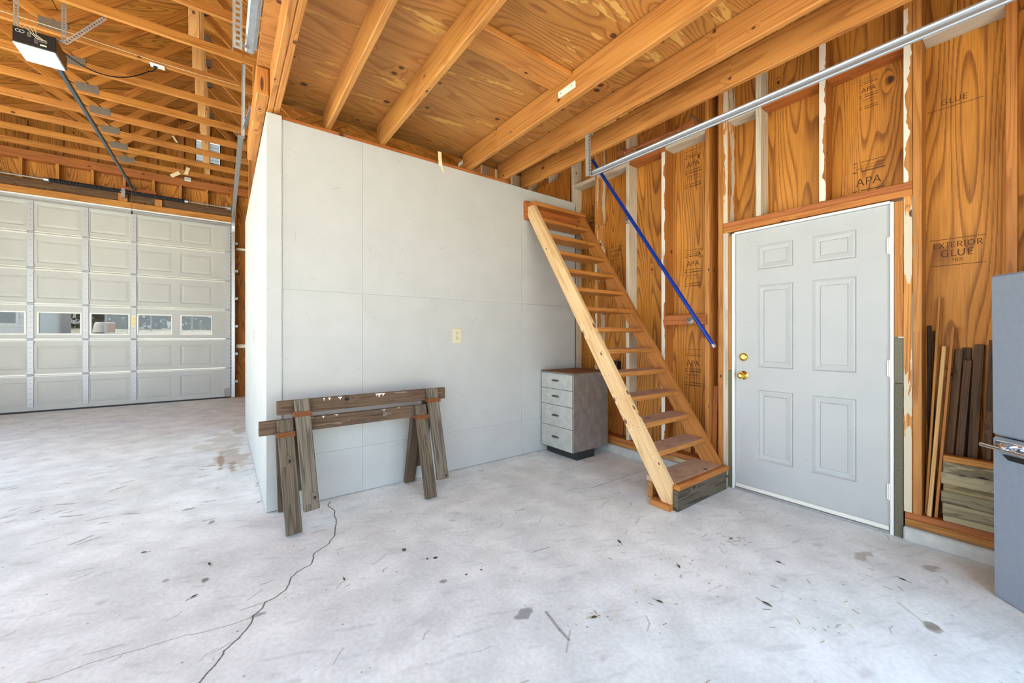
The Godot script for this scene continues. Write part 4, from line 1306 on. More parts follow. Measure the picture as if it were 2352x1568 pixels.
# ---------------------------------------------------------------- handrail
func build_handrail() -> void:
	var o := thing("handrail", "bright blue steel pipe handrail bracketed to the studs beside the stair", "handrail", Vector3(3.21, 1.137, -1.585))
	var a := Vector3(3.21, 3.124, -2.889)
	var b := Vector3(3.21, 1.135, -1.583)
	var st := S()
	var d := (b - a).normalized()
	tube(st, PackedVector3Array([a, a + d * 0.8, b - d * 0.8, b - d * 0.028]), 0.0165, 16)
	put(o, "pipe", st, M.blue)
	st = S()
	tube(st, PackedVector3Array([b - d * 0.0285, b]), 0.0155, 16)
	put(o, "bare_end", st, M.galv)
	for e in [[1.362, -1.837, 3.299], [2.401, -2.51, 3.319]]:
		var base := Vector3(e[2], e[0], e[1])
		var t: float = clampf((a.y - (e[0] + 0.06)) / (a.y - b.y), 0, 1)
		var q := a.lerp(b, t)
		st = S()
		lathe(st, [Vector2(0, 0), Vector2(0.034, 0), Vector2(0.034, 0.006), Vector2(0.02, 0.012), Vector2(0.012, 0.014), Vector2(0, 0.014)], base, Vector3(-1, 0, 0), 18)
		tube(st, PackedVector3Array([base + Vector3(-0.008, 0, 0), base + Vector3(-0.05, 0.008, 0), Vector3(q.x + 0.015, q.y - 0.04, q.z), Vector3(q.x, q.y - 0.015, q.z)]), 0.008, 10)
		put(o, "bracket", st, M.galv_dull)
	var w := thing("bracket_backer", "short reddish board nailed across two studs behind the blue handrail", "board", Vector3(SX, 1.37, -1.9))
	bc(w, "backer", Vector3(3.300, 1.328, -2.096), Vector3(3.319, 1.417, -1.70), M.red, 0.004, Color(0.95, 0.9, 0.85))

# ---------------------------------------------------------------- cabinet
func build_cabinet() -> void:
	var o := thing("drawer_cabinet", "worn steel four drawer cabinet with rusty brown top under the stair", "cabinet", Vector3(2.98, 0, -2.95))
	var x0 := 2.729
	var x1 := 3.255
	var z0 := -3.175
	var z1 := -2.715
	var y0 := 0.084
	var y1 := 0.857
	bc(o, "side_panel", Vector3(x0 + 0.014, y0, z1 - 0.012), Vector3(x1, y1, z1), M.cab_side, 0.003, lum(1.0), 1)
	bc(o, "side_panel", Vector3(x0 + 0.014, y0, z0), Vector3(x1, y1, z0 + 0.012), M.cab_side, 0.003, lum(1.0), 1)
	bc(o, "rear_panel", Vector3(x1 - 0.012, y0, z0 + 0.0125), Vector3(x1, y1, z1 - 0.0125), M.cab_side, 0.002, lum(1.0), 1)
	bc(o, "bottom_panel", Vector3(x0 + 0.014, y0, z0 + 0.0125), Vector3(x1 - 0.0125, y0 + 0.012, z1 - 0.0125), M.cab_side, 0.002)
	bc(o, "body_core", Vector3(x0 + 0.018, y0 + 0.013, z0 + 0.013), Vector3(x1 - 0.013, y1 - 0.002, z1 - 0.013), M.black, 0.0)
	bc(o, "top_panel", Vector3(x0 + 0.002, y1 + 0.0005, z0), Vector3(x1 + 0.002, y1 + 0.009, z1 + 0.002), M.cab_top, 0.002)
	bc(o, "top_edge", Vector3(x0 - 0.002, y1 - 0.010, z0), Vector3(x0 + 0.013, y1 - 0.0005, z1), M.galv, 0.002)
	bc(o, "plinth", Vector3(2.80, 0.0, -3.16), Vector3(3.06, y0 - 0.001, -2.695 - 0.03), M.kick, 0.003)
	var ys := [[0.690, 0.844], [0.526, 0.686], [0.309, 0.522], [y0 + 0.002, 0.305]]
	for d in ys:
		var dr := Node3D.new()
		dr.name = "drawer"
		o.add_child(dr, true)
		bc(dr, "drawer_front", Vector3(x0, d[0], z0 + 0.002), Vector3(x0 + 0.0135, d[1], z1 - 0.008), M.cab_front, 0.003, lum(rng.randf_range(0.94, 1.02)), 1)
		var cy: float = lerpf(d[0], d[1], 0.55 if d[1] > 0.6 else 0.52)
		var st := S()
		var zc := -2.955
		box(st, Vector3(x0 - 0.003, cy, zc), Vector3(0.005, 0.020, 0.075), 0.002)
		box(st, Vector3(x0 - 0.002, cy, zc), Vector3(0.004, 0.010, 0.11), 0.002)
		tube(st, PackedVector3Array([Vector3(x0 - 0.004, cy, zc - 0.045), Vector3(x0 - 0.018, cy, zc - 0.03), Vector3(x0 - 0.022, cy, zc), Vector3(x0 - 0.018, cy, zc + 0.03), Vector3(x0 - 0.004, cy, zc + 0.045)]), 0.0055, 8)
		put(dr, "drawer_pull", st, M.pull).set_meta("label", "tarnished bow pull")
	var b := thing("junction_box", "small black electrical box on the plywood behind the drawer cabinet", "electrical box", Vector3(3.42, 0.86, -2.7))
	bc(b, "box_body", Vector3(3.38, 0.86, -2.86), Vector3(3.452, 0.96, -2.70), M.black, 0.004)

# ---------------------------------------------------------------- sawhorses
func build_sawhorses() -> void:
	for k in 2:
		var off := Vector3(0.097, 0.121, 0.0) * k
		var lab := ["lower weathered sawhorse standing on the concrete before the white partition", "upper weathered sawhorse stacked astride the other one with paint drips on its rail"]
		var o := thing("sawhorse", lab[k], "sawhorse", Vector3(0.8, 0, -2.94) + off, "stacked sawhorses")
		var m: Material = M.weather_b
		bc(o, "rail", Vector3(0.18, 0.594, -2.96) + off, Vector3(1.40 if k == 0 else 1.375, 0.683, -2.922) + off, m, 0.004, Color(0.56, 0.49, 0.44))
		var spots := [[0.318, 0.352], [1.243, 1.256]]
		for e in spots:
			for sd in [1.0, -1.0]:
				var top := Vector3(e[0], 0.689 if sd > 0 else 0.60, -2.94 + sd * 0.0385) + off
				var foot := Vector3(e[1], 0.0, -2.94 + sd * 0.215) + off
				var dd := (foot - top).normalized()
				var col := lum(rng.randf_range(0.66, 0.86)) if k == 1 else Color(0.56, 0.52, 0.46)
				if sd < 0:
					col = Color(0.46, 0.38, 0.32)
				# plumb-cut leg of two-by-four, cut level at the floor
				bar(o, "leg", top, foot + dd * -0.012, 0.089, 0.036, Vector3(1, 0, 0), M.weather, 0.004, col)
			# bent steel strap holding the legs
			var st := S()
			UV = Vector2(0.12, 0.12)
			var c := Vector3(e[0] + 0.004, 0.604, -2.94) + off
			for sd in [1.0, -1.0]:
				box(st, c + Vector3(0, -0.004, sd * 0.0855), Vector3(0.104, 0.032, 0.003), 0.001)
				for sx in [-1.0, 1.0]:
					box(st, c + Vector3(sx * 0.0515, -0.004, sd * 0.054), Vector3(0.003, 0.03, 0.064), 0.001)
			box(st, c + Vector3(0, -0.014, 0), Vector3(0.104, 0.003, 0.05), 0.001)
			put(o, "strap", st, M.rust).set_meta("label", "rusty steel strap")
		if k == 1 or k == 0:
			# dried paint drips on the rail
			var ps := S()
			var r := RandomNumberGenerator.new()
			r.seed = 12 + k
			var n := 6
			for i in n:
				var x := r.randf_range(0.45, 1.15) + off.x
				var w := r.randf_range(0.004, 0.020)
				var l := r.randf_range(0.004, 0.03)
				var zf := -2.9215 + off.z
				prism_drip(ps, x, 0.681 + off.y, w, l, zf)
			put(o, "paint_drips", ps, M.paint)

func prism_drip(st: SurfaceTool, x: float, y: float, w: float, l: float, z: float) -> void:
	var pts := PackedVector2Array([Vector2(x - w, y), Vector2(x + w, y), Vector2(x + w * 0.8, y - l * 0.4), Vector2(x + w * 0.3, y - l * 0.5), Vector2(x + w * 0.2, y - l), Vector2(x - w * 0.1, y - l * 1.05), Vector2(x - w * 0.3, y - l * 0.45), Vector2(x - w * 0.8, y - l * 0.35)])
	prism(st, pts, 2, z - 0.001, z + 0.0008)

# ---------------------------------------------------------------- refrigerator
func build_fridge() -> void:
	var A := Vector3(2.934, 0, -0.143)
	var D := Vector3(-0.706, 0, 0.708)
	var N := Vector3(-0.708, 0, -0.706)
	var w := 0.74
	var dp := 0.46
	var o := thing("refrigerator", "old grey two door refrigerator with chrome latch handle at the wall", "refrigerator", A + D * (w * 0.5) - N * (dp * 0.5))
	o.rotation.y = -PI * 0.75
	org = Vector3.ZERO
	var x0 := -w * 0.5
	var zf := dp * 0.5
	bc(o, "case", Vector3(x0 + 0.004, 0.03, -zf), Vector3(-x0 - 0.004, 1.512, zf - 0.062), M.fridge, 0.012, lum(0.95), 1)
	bc(o, "base_grille", Vector3(x0 + 0.02, 0.0, -zf + 0.02), Vector3(-x0 - 0.02, 0.03, zf - 0.05), M.black, 0.003)
	var d1 := bc(o, "freezer_door", Vector3(x0, 0.764, zf - 0.058), Vector3(-x0, 1.517, zf), M.fridge, 0.010, lum(1.0), 1)
	var d2 := Node3D.new()
	d2.name = "lower_door"
	o.add_child(d2)
	bc(d2, "door_panel", Vector3(x0, 0.004, zf - 0.058), Vector3(-x0, 0.757, zf), M.fridge, 0.010, lum(1.0), 1)
	var h := Node3D.new()
	h.name = "latch_handle"
	h.set_meta("label", "chrome latch handle")
	d2.add_child(h)
	var st := S()
	box(st, Vector3(x0 + 0.085, 0.722, zf + 0.004), Vector3(0.12, 0.045, 0.010), 0.004)
	tube(st, PackedVector3Array([Vector3(x0 - 0.012, 0.712, zf + 0.03), Vector3(x0 + 0.06, 0.712, zf + 0.034), Vector3(x0 + 0.25, 0.705, zf + 0.036), Vector3(x0 + 0.33, 0.702, zf + 0.03)]), 0.010, 10)
	lathe(st, [Vector2(0.016, 0), Vector2(0.018, 0.01), Vector2(0.016, 0.036), Vector2(0.008, 0.044), Vector2(0, 0.045)], Vector3(x0 + 0.095, 0.727, zf + 0.008), Vector3(0, 0, 1), 14)
	lathe(st, [Vector2(0.012, 0), Vector2(0.012, 0.03), Vector2(0, 0.03)], Vector3(x0 + 0.30, 0.70, zf), Vector3(0, 0, 1), 14)
	put(h, "lever", st, M.chrome)
	UV = Vector2(1, 1)
	st = S()
	prism(st, PackedVector2Array([Vector2(x0 + 0.06, 0.684), Vector2(x0 + 0.085, 0.664), Vector2(x0 + 0.30, 0.664), Vector2(x0 + 0.30, 0.690)]), 2, zf - 0.004, zf + 0.012)
	put(h, "grip_plate", st, M.black)
	o.rotate_object_local(Vector3(0, 0, 1), deg_to_rad(0.55))
	var _unused := d1

# ---------------------------------------------------------------- lumber by the door
func lean(called: String, label: String, top: Vector3, bot: Vector3, w: float, t: float, m: Material, col := Color.WHITE) -> void:
	var o := thing(called, label, "board", bot, "boards leaning in the stud bay")
	bar(o, "board", bot, top, t, w, Vector3(1, 0, 0), m, 0.002, col)

func build_lumber() -> void:
	var y := 0.169
	lean("wood_strip", "tall thin yellowish wood strip leaning beside the door stud", Vector3(3.425, 1.457, -0.366), Vector3(3.360, 0.1695, -0.414), 0.012, 0.012, M.fir, Color(1.1, 1.05, 0.8))
	lean("wood_board", "pale edged narrow board leaning between two thin wood strips", Vector3(3.405, 1.167, -0.345), Vector3(3.338, y, -0.398), 0.018, 0.018, M.pine, Color(0.85, 0.72, 0.5))
	lean("wood_strip", "narrow orange wood strip leaning next to the dark boards", Vector3(3.422, 1.28, -0.311), Vector3(3.348, y, -0.372), 0.013, 0.018, M.fir, Color(0.95, 0.85, 0.75))
	var dk := Color(0.85, 0.82, 0.80)
	lean("dark_board", "dark brown board with yellowish edge, next to the orange strip", Vector3(3.44, 1.147, -0.290), Vector3(3.398, y, -0.350), 0.034, 0.019, M.oldwood, Color(1.0, 0.95, 0.85))
	lean("dark_board", "shortest dark brown board leaning in the row", Vector3(3.428, 1.089, -0.256), Vector3(3.385, y, -0.305), 0.031, 0.019, M.oldwood, dk)
	lean("dark_board", "widest dark brown board leaning in the row", Vector3(3.44, 1.178, -0.215), Vector3(3.396, y, -0.252), 0.038, 0.019, M.oldwood, Color(0.8, 0.8, 0.76))
	lean("dark_board", "tall dark brown board leaning next to the refrigerator", Vector3(3.442, 1.203, -0.165), Vector3(3.398, y, -0.198), 0.030, 0.018, M.oldwood, dk)
	lean("dark_board", "nearly black board standing behind the shortest dark board", Vector3(3.447, 1.16, -0.262), Vector3(3.440, y, -0.268), 0.034, 0.012, M.oldwood, Color(0.6, 0.6, 0.56))
	lean("dark_board", "blackish board standing upright against the door stud", Vector3(3.446, 1.288, -0.410), Vector3(3.440, y, -0.406), 0.018, 0.012, M.oldwood, Color(0.42, 0.42, 0.40))
	lean("dark_board", "thin blackish lath beside the blackish upright board", Vector3(3.446, 1.258, -0.393), Vector3(3.440, y, -0.389), 0.008, 0.012, M.oldwood, Color(0.42, 0.42, 0.40))
	# stacked offcuts on the sole plate
	var ys := [0.168, 0.206, 0.272, 0.340, 0.380, 0.447, 0.508, 0.545]
	var z0 := [-0.342, -0.345, -0.350, -0.341, -0.350, -0.343, -0.342]
	var labs := ["pale lichened offcut at the bottom of the stack, on the sole plate", "blotchy grey offcut second from the bottom of the stack", "dark mouldy offcut in the lower half of the stack", "thin yellowish grey offcut in the middle of the stack", "whitish grey offcut that sticks out furthest from the stack", "thick grey offcut just below the yellow top piece", "clean yellow offcut on top of the stack"]
	for i in 7:
		var o := thing("lumber_offcut", labs[i], "offcut", Vector3(3.36, ys[i], -0.23), "offcuts stacked in the stud bay")
		var m: Material = M.fir if i == 6 else M.moss
		bc(o, "offcut", Vector3(3.318 + rng.randf_range(0.0, 0.006), ys[i] + 0.0004, z0[i]), Vector3(3.378, ys[i + 1] - 0.0004, -0.1205), m, 0.004, [lum(1.05), lum(0.95), lum(0.7), Color(1.0, 0.96, 0.8), lum(1.1), lum(0.95), Color(1.05, 1.0, 0.75)][i])
	# loose pieces left of the door
	lean("wood_board", "short reddish board leaning in the dark gap left of the door", Vector3(3.41, 0.80, -1.664), Vector3(3.352, y, -1.652), 0.038, 0.038, M.red, lum(0.9))
	lean("wood_board", "wide brown board standing on the plate behind the drawer cabinet", Vector3(3.446, 0.72, -2.73), Vector3(3.436, 0.168, -2.73), 0.14, 0.014, M.red, Color(0.9, 0.9, 0.8))
	lean("wood_board", "thin orange board standing on the plate behind the lower treads", Vector3(3.44, 0.62, -1.93), Vector3(3.425, 0.168, -1.93), 0.06, 0.018, M.fir, Color(1.0, 0.9, 0.7))
	var s := thing("metal_scrap", "bent galvanised strip tucked behind the king stud left of the door", "metal strip", Vector3(3.33, 0.17, -1.628))
	bar(s, "strip", Vector3(3.335, 0.1685, -1.6185), Vector3(3.372, 0.46, -1.6185), 0.016, 0.003, Vector3(0, 0, 1), M.galv, 0.0)

# ---------------------------------------------------------------- overhead door tracks
func perforated(parent: Node3D, a: Vector3, b: Vector3, face: Vector3, w := 0.032, m: Material = null) -> void:
	# angle iron: one flange with a row of holes, one plain flange
	var f := along(a, b, face.cross((b - a).normalized()))
	var L := a.distance_to(b)
	var st := S()
	UV = Vector2(0.3, 0.3)
	var pitch := 0.026
	var n := int(L / pitch)
	for sd in [-1.0, 1.0]:
		sbar(st, a + f.x * sd * w * 0.36, b + f.x * sd * w * 0.36, w * 0.28, 0.002, f.x)
	for i in n + 1:
		var t := minf(i * pitch, L - 0.006)
		var p := a + f.y * (t + 0.006)
		box(st, p, Vector3(w * 0.46, 0.012, 0.002), 0.0, Color.WHITE, f)
	sbar(st, a + f.x * w * 0.5 + f.z * w * 0.5, b + f.x * w * 0.5 + f.z * w * 0.5, 0.002, w, f.x)
	put(parent, "perforated_angle", st, m if m else M.galv_dull)

func track_profile(s := 1.0) -> PackedVector2Array:
	# C shaped galvanised track
	var p := PackedVector2Array()
	for v in [[-0.026, -0.02], [-0.026, 0.018], [-0.018, 0.026], [0.018, 0.026], [0.026, 0.018], [0.026, -0.006], [0.034, -0.014], [0.044, -0.014], [0.044, -0.010], [0.036, -0.010], [0.030, -0.004], [0.030, 0.020], [0.020, 0.030], [-0.020, 0.030], [-0.030, 0.020], [-0.030, -0.02]]:
		p.append(Vector2(v[0], v[1]) * s)
	return p

func build_tracks() -> void:
	# right hand track above the stair side
	var o := thing("door_track", "long shiny double rail overhead door track running in front of the stud wall", "door track", Vector3(2.33, 2.5, -2.1))
	UV = Vector2(0.3, 0.3)
	var a := Vector3(2.33, 2.497, -2.10)
	var b := Vector3(2.335, 2.470, 0.55)
	var st := S()
	var prof := PackedVector2Array([Vector2(-0.026, -0.012), Vector2(-0.020, -0.016), Vector2(-0.012, -0.014), Vector2(-0.008, -0.004), Vector2(0.004, 0.0), Vector2(0.012, -0.008), Vector2(0.020, -0.012), Vector2(0.030, -0.008), Vector2(0.030, 0.004), Vector2(0.026, 0.004), Vector2(0.022, -0.006), Vector2(0.014, 0.006), Vector2(0.0, 0.010), Vector2(-0.012, 0.004), Vector2(-0.016, -0.008), Vector2(-0.022, -0.004), Vector2(-0.028, -0.004)])
	for i in prof.size():
		prof[i] = prof[i] * 0.86
	extrude(st, prof, a, b, Vector3(0, 1, 0))
	put(o, "rail", st, M.alu)
	perforated(o, Vector3(2.296, 2.47, -2.095), Vector3(2.289, 2.86, -2.095), Vector3(0, 0, 1), 0.028)
	st = S()
	tube(st, PackedVector3Array([Vector3(2.284, 2.80, -2.085), Vector3(2.318, 2.80, -2.085)]), 0.007, 8)
	put(o, "bolt", st, M.galv)
	# left hand track, only its end in view
	var l := thing("door_track", "galvanised track end hanging with a perforated angle at the loft edge", "door track", Vector3(0.09, 2.55, -2.15))
	UV = Vector2(0.3, 0.3)
	st = S()
	extrude(st, track_profile(0.62), Vector3(0.099, 2.565, -2.20), Vector3(0.104, 2.54, 0.55), Vector3(1, 0, 0))
	put(l, "rail", st, M.galv)
	perforated(l, Vector3(0.052, 2.50, -2.12), Vector3(0.052, 3.02, -2.12), Vector3(0, 0, 1), 0.034)
	bc(l, "hanger_angle", Vector3(0.04, 3.02, -2.14), Vector3(0.172, 3.023, -2.10), M.galv_dull, 0.0)
	st = S()
	tube(st, PackedVector3Array([Vector3(0.05, 2.53, -2.125), Vector3(0.092, 2.545, -2.16)]), 0.006, 8)
	put(l, "bolt", st, M.galv)
	# far garage door track on its right side
	var g := thing("door_track", "galvanised garage door track rising beside the far door and running overhead", "door track", Vector3(0.165, 0, -9.5))
	var pts := []
	for i in 9:
		var an := PI * 0.5 * i / 8.0
		pts.append(Vector3(0.165, 3.30 + 0.30 * sin(an), -9.55 + 0.30 * (1.0 - cos(an))))
	pts.append(Vector3(0.165, 3.515, -5.38))
	pts.push_front(Vector3(0.165, 0.02, -9.55))
	st = S()
	UV = Vector2(0.3, 0.3)
	for i in pts.size() - 1:
		extrude(st, PackedVector2Array([Vector2(-0.028, -0.02), Vector2(-0.024, -0.02), Vector2(-0.024, 0.02), Vector2(0.018, 0.024), Vector2(0.022, 0.012), Vector2(0.026, 0.014), Vector2(0.022, 0.028), Vector2(-0.028, 0.024)]), pts[i], pts[i + 1], Vector3(1, 0, 0))
	put(g, "rail", st, M.galv)
	perforated(g, Vector3(0.165, 3.48, -5.40), Vector3(0.165, 4.28, -5.16), Vector3(-1, 0, 0), 0.032, M.galv)
	perforated(g, Vector3(0.172, 3.56, -5.42), Vector3(0.236, 3.74, -5.155), Vector3(-1, 0, 0), 0.032, M.galv)
	for k in 6:
		bc(g, "wall_clip", Vector3(0.192, 0.30 + k * 0.55, -9.609), Vector3(0.24, 0.35 + k * 0.55, -9.56), M.galv, 0.002)
	var rol := S()
	for k in 44:
		box(rol, Vector3(0.128, 0.25 + k * 0.07, -9.575), Vector3(0.012, 0.012, 0.03))
	put(g, "track_notches", rol, M.dark_steel)
	# torsion spring
	var t := thing("torsion_spring", "dark torsion spring on its steel shaft above the garage door", "spring", Vector3(-1.4, 3.73, -9.47))
	st = S()
	tube(st, PackedVector3Array([Vector3(-3.5, 3.735, -9.47), Vector3(0.17, 3.735, -9.47)]), 0.0125, 10)
	put(t, "shaft", st, M.galv_dull)
	for e in [[-2.24, -1.43], [-1.36, -0.565]]:
		st = S()
		var coil := PackedVector3Array()
		var turns := 52
		for i in turns * 8 + 1:
			var an := TAU * i / 8.0
			coil.append(Vector3(lerpf(e[0], e[1], float(i) / (turns * 8)), 3.735 + 0.027 * cos(an), -9.47 + 0.027 * sin(an)))
		tube(st, coil, 0.008, 5)
		put(t, "spring_coil", st, M.dark_steel)
	for x in [-2.27, -0.545]:
		st = S()
		lathe(st, [Vector2(0.013, -0.03), Vector2(0.034, -0.03), Vector2(0.034, 0.02), Vector2(0.024, 0.035), Vector2(0.013, 0.035)], Vector3(x, 3.735, -9.47), Vector3(1, 0, 0), 14)
		put(t, "winding_cone", st, M.galv)
	st = S()
	box(st, Vector3(-1.395, 3.72, -9.53), Vector3(0.05, 0.15, 0.12), 0.003)
	put(t, "centre_bracket", st, M.galv)
	st = S()
	lathe(st, [Vector2(0.013, -0.03), Vector2(0.055, -0.03), Vector2(0.055, -0.02), Vector2(0.045, -0.015), Vector2(0.045, 0.015), Vector2(0.055, 0.02), Vector2(0.055, 0.03), Vector2(0.013, 0.03)], Vector3(0.09, 3.735, -9.47), Vector3(1, 0, 0), 20)
	put(t, "cable_drum", st, M.galv)

# ---------------------------------------------------------------- opener
func build_opener() -> void:
	var o := thing("garage_opener", "black and white garage door opener hanging from perforated angles under the trusses", "door opener", Vector3(-1.33, 3.76, -5.4))
	bc(o, "housing", Vector3(-1.457, 3.772, -5.58), Vector3(-1.207, 3.905, -5.265), M.opener_side, 0.008)
	bc(o, "end_panel", Vector3(-1.458, 3.768, -5.264), Vector3(-1.206, 3.900, -5.256), M.black, 0.003)
	bc(o, "light_lens", Vector3(-1.458, 3.752, -5.545), Vector3(-1.206, 3.768, -5.256), M.lens, 0.006)
	bc(o, "lens_label", Vector3(-1.40, 3.7512, -5.33), Vector3(-1.26, 3.7518, -5.29), M.cream, 0.0)
	var z := -5.2555
	# printing on the end panel
	var st := S()
	for cx in [-1.428, -1.404]:
		var ring := PackedVector3Array()
		for k in 15:
			ring.append(Vector3(cx + 0.013 * cos(TAU * k / 14.0), 3.868 + 0.012 * sin(TAU * k / 14.0), z))
		tube(st, ring, 0.0014, 4)
	put(o, "circle_marks", st, M.whiteplastic)
	var r := RandomNumberGenerator.new()
	r.seed = 3
	st = S()
	for row in [[-1.376, -1.352, 3.875, 3.835, 6], [-1.335, -1.312, 3.838, 3.792, 5], [-1.305, -1.258, 3.845, 3.815, 4]]:
		for k in row[4]:
			box(st, Vector3((row[0] + row[1]) * 0.5, lerpf(row[2], row[3], float(k) / row[4]), z), Vector3(row[1] - row[0], 0.0026, 0.001))
	put(o, "fine_print", st, M.galv_dull)
	bc(o, "caution_label", Vector3(-1.30, 3.790, z - 0.0005), Vector3(-1.262, 3.802, z + 0.0005), M.cream, 0.0)
	bc(o, "indicator", Vector3(-1.336, 3.856, z), Vector3(-1.327, 3.862, z + 0.003), mat(C8(226, 70, 24), 0.4), 0.001)
	st = S()
	for k in 3:
		tube(st, PackedVector3Array([Vector3(-1.42 + k * 0.035, 3.905, -5.30), Vector3(-1.39 + k * 0.03, 3.925 + 0.012 * k, -5.262), Vector3(-1.345 + k * 0.012, 3.87, -5.248), Vector3(-1.322 + k * 0.02, 3.845, -5.252), Vector3(-1.305 + k * 0.02, 3.84, -5.256)]), 0.0018, 5)
	put(o, "bell_wires", st, M.cream)
	# rail, trolley pull, header bracket
	bc(o, "rail", Vector3(-1.297, 3.805, -9.50), Vector3(-1.265, 3.845, -5.575), M.rail_steel, 0.003)
	bc(o, "header_bracket", Vector3(-1.31, 3.80, -9.583), Vector3(-1.252, 3.85, -9.502), M.galv, 0.003)
	st = S()
	tube(st, PackedVector3Array([Vector3(-1.285, 3.80, -9.47), Vector3(-1.284, 3.65, -9.46), Vector3(-1.286, 3.50, -9.46), Vector3(-1.284, 3.42, -9.46)]), 0.004, 6)
	put(o, "release_cord", st, M.red)
	st = S()
	lathe(st, [Vector2(0, 0), Vector2(0.010, 0.004), Vector2(0.011, 0.04), Vector2(0.006, 0.055), Vector2(0, 0.056)], Vector3(-1.284, 3.36, -9.46), Vector3.UP, 10)
	put(o, "release_handle", st, M.black)
	perforated(o, Vector3(-1.44, 3.88, -5.27), Vector3(-1.44, 4.24, -5.27), Vector3(0, 0, 1), 0.032)
	perforated(o, Vector3(-1.165, 3.885, -5.29), Vector3(-1.165, 4.25, -5.29), Vector3(0, 0, 1), 0.032)
	perforated(o, Vector3(-1.155, 3.885, -5.275), Vector3(-0.89, 4.205, -5.215), Vector3(0, 0, 1), 0.034, M.galv)
	bc(o, "cross_angle", Vector3(-1.46, 3.895, -5.30), Vector3(-1.15, 3.90, -5.27), M.galv_dull, 0.0)
	# power cord to an outlet on a chord
	var c := thing("power_cord", "black power cord sagging from the opener to the white ceiling outlet", "cord", Vector3(-1.2, 3.91, -5.42))
	st = S()
	var pts := PackedVector3Array()
	var a := Vector3(-1.204, 3.875, -5.42)
	var b := Vector3(-0.60, 4.172, -5.79)
	for i in 25:
		var t := i / 24.0
		var p := a.lerp(b, t)
		p.y -= 0.30 * (t * (1.0 - t)) * 4.0 * 0.55 + (0.02 if i > 22 else 0.0)
		pts.append(p)
	pts.append(Vector3(-0.598, 4.176, -5.785))
	tube(st, pts, 0.0055, 6)
	put(c, "cable", st, M.black)
	bc(c, "plug", Vector3(-0.615, 4.16, -5.80), Vector3(-0.583, 4.186, -5.772), M.black, 0.004)
	var u := thing("ceiling_outlet", "white electrical outlet on the underside of a truss chord", "outlet", Vector3(-0.58, 4.19, -5.79))
	bc(u, "cover", Vector3(-0.64, 4.187, -5.82), Vector3(-0.52, 4.1995, -5.745), M.whiteplastic, 0.003)
	bc(u, "socket_face", Vector3(-0.56, 4.1855, -5.80), Vector3(-0.535, 4.1868, -5.765), M.ivory, 0.0)
	# white wire stapled along a chord
	var w := thing("lamp_wire", "white cable stapled along the bottom chord of a truss", "cable", Vector3(-0.3, 4.23, -5.75))
	st = S()
	tube(st, PackedVector3Array([Vector3(-2.4, 4.255, -5.757), Vector3(-1.3, 4.25, -5.756), Vector3(-0.6, 4.228, -5.757), Vector3(-0.2, 4.23, -5.756), Vector3(0.16, 4.245, -5.757)]), 0.0028, 5)
	put(w, "cable", st, M.ivory)

# ---------------------------------------------------------------- small things
func outlet_plate(o: Node3D, c: Vector3, f: Basis) -> void:
	bx(o, "cover_plate", c, Vector3(0.086, 0.132, 0.006), M.ivory, 0.003, Color.WHITE, f)
	for k in [-1.0, 1.0]:
		bx(o, "socket", c + f * Vector3(0, k * 0.022, 0.003), Vector3(0.034, 0.030, 0.003), M.ivory, 0.0012, lum(0.92), f)
		var st := S()
		box(st, c + f * Vector3(-0.007, k * 0.022 + 0.004, 0.0045), Vector3(0.003, 0.010, 0.001), 0.0, Color.WHITE, f)
		box(st, c + f * Vector3(0.007, k * 0.022 + 0.004, 0.0045), Vector3(0.003, 0.010, 0.001), 0.0, Color.WHITE, f)
		box(st, c + f * Vector3(0, k * 0.022 - 0.008, 0.0045), Vector3(0.005, 0.005, 0.001), 0.0, Color.WHITE, f)
		put(o, "slots", st, M.black)

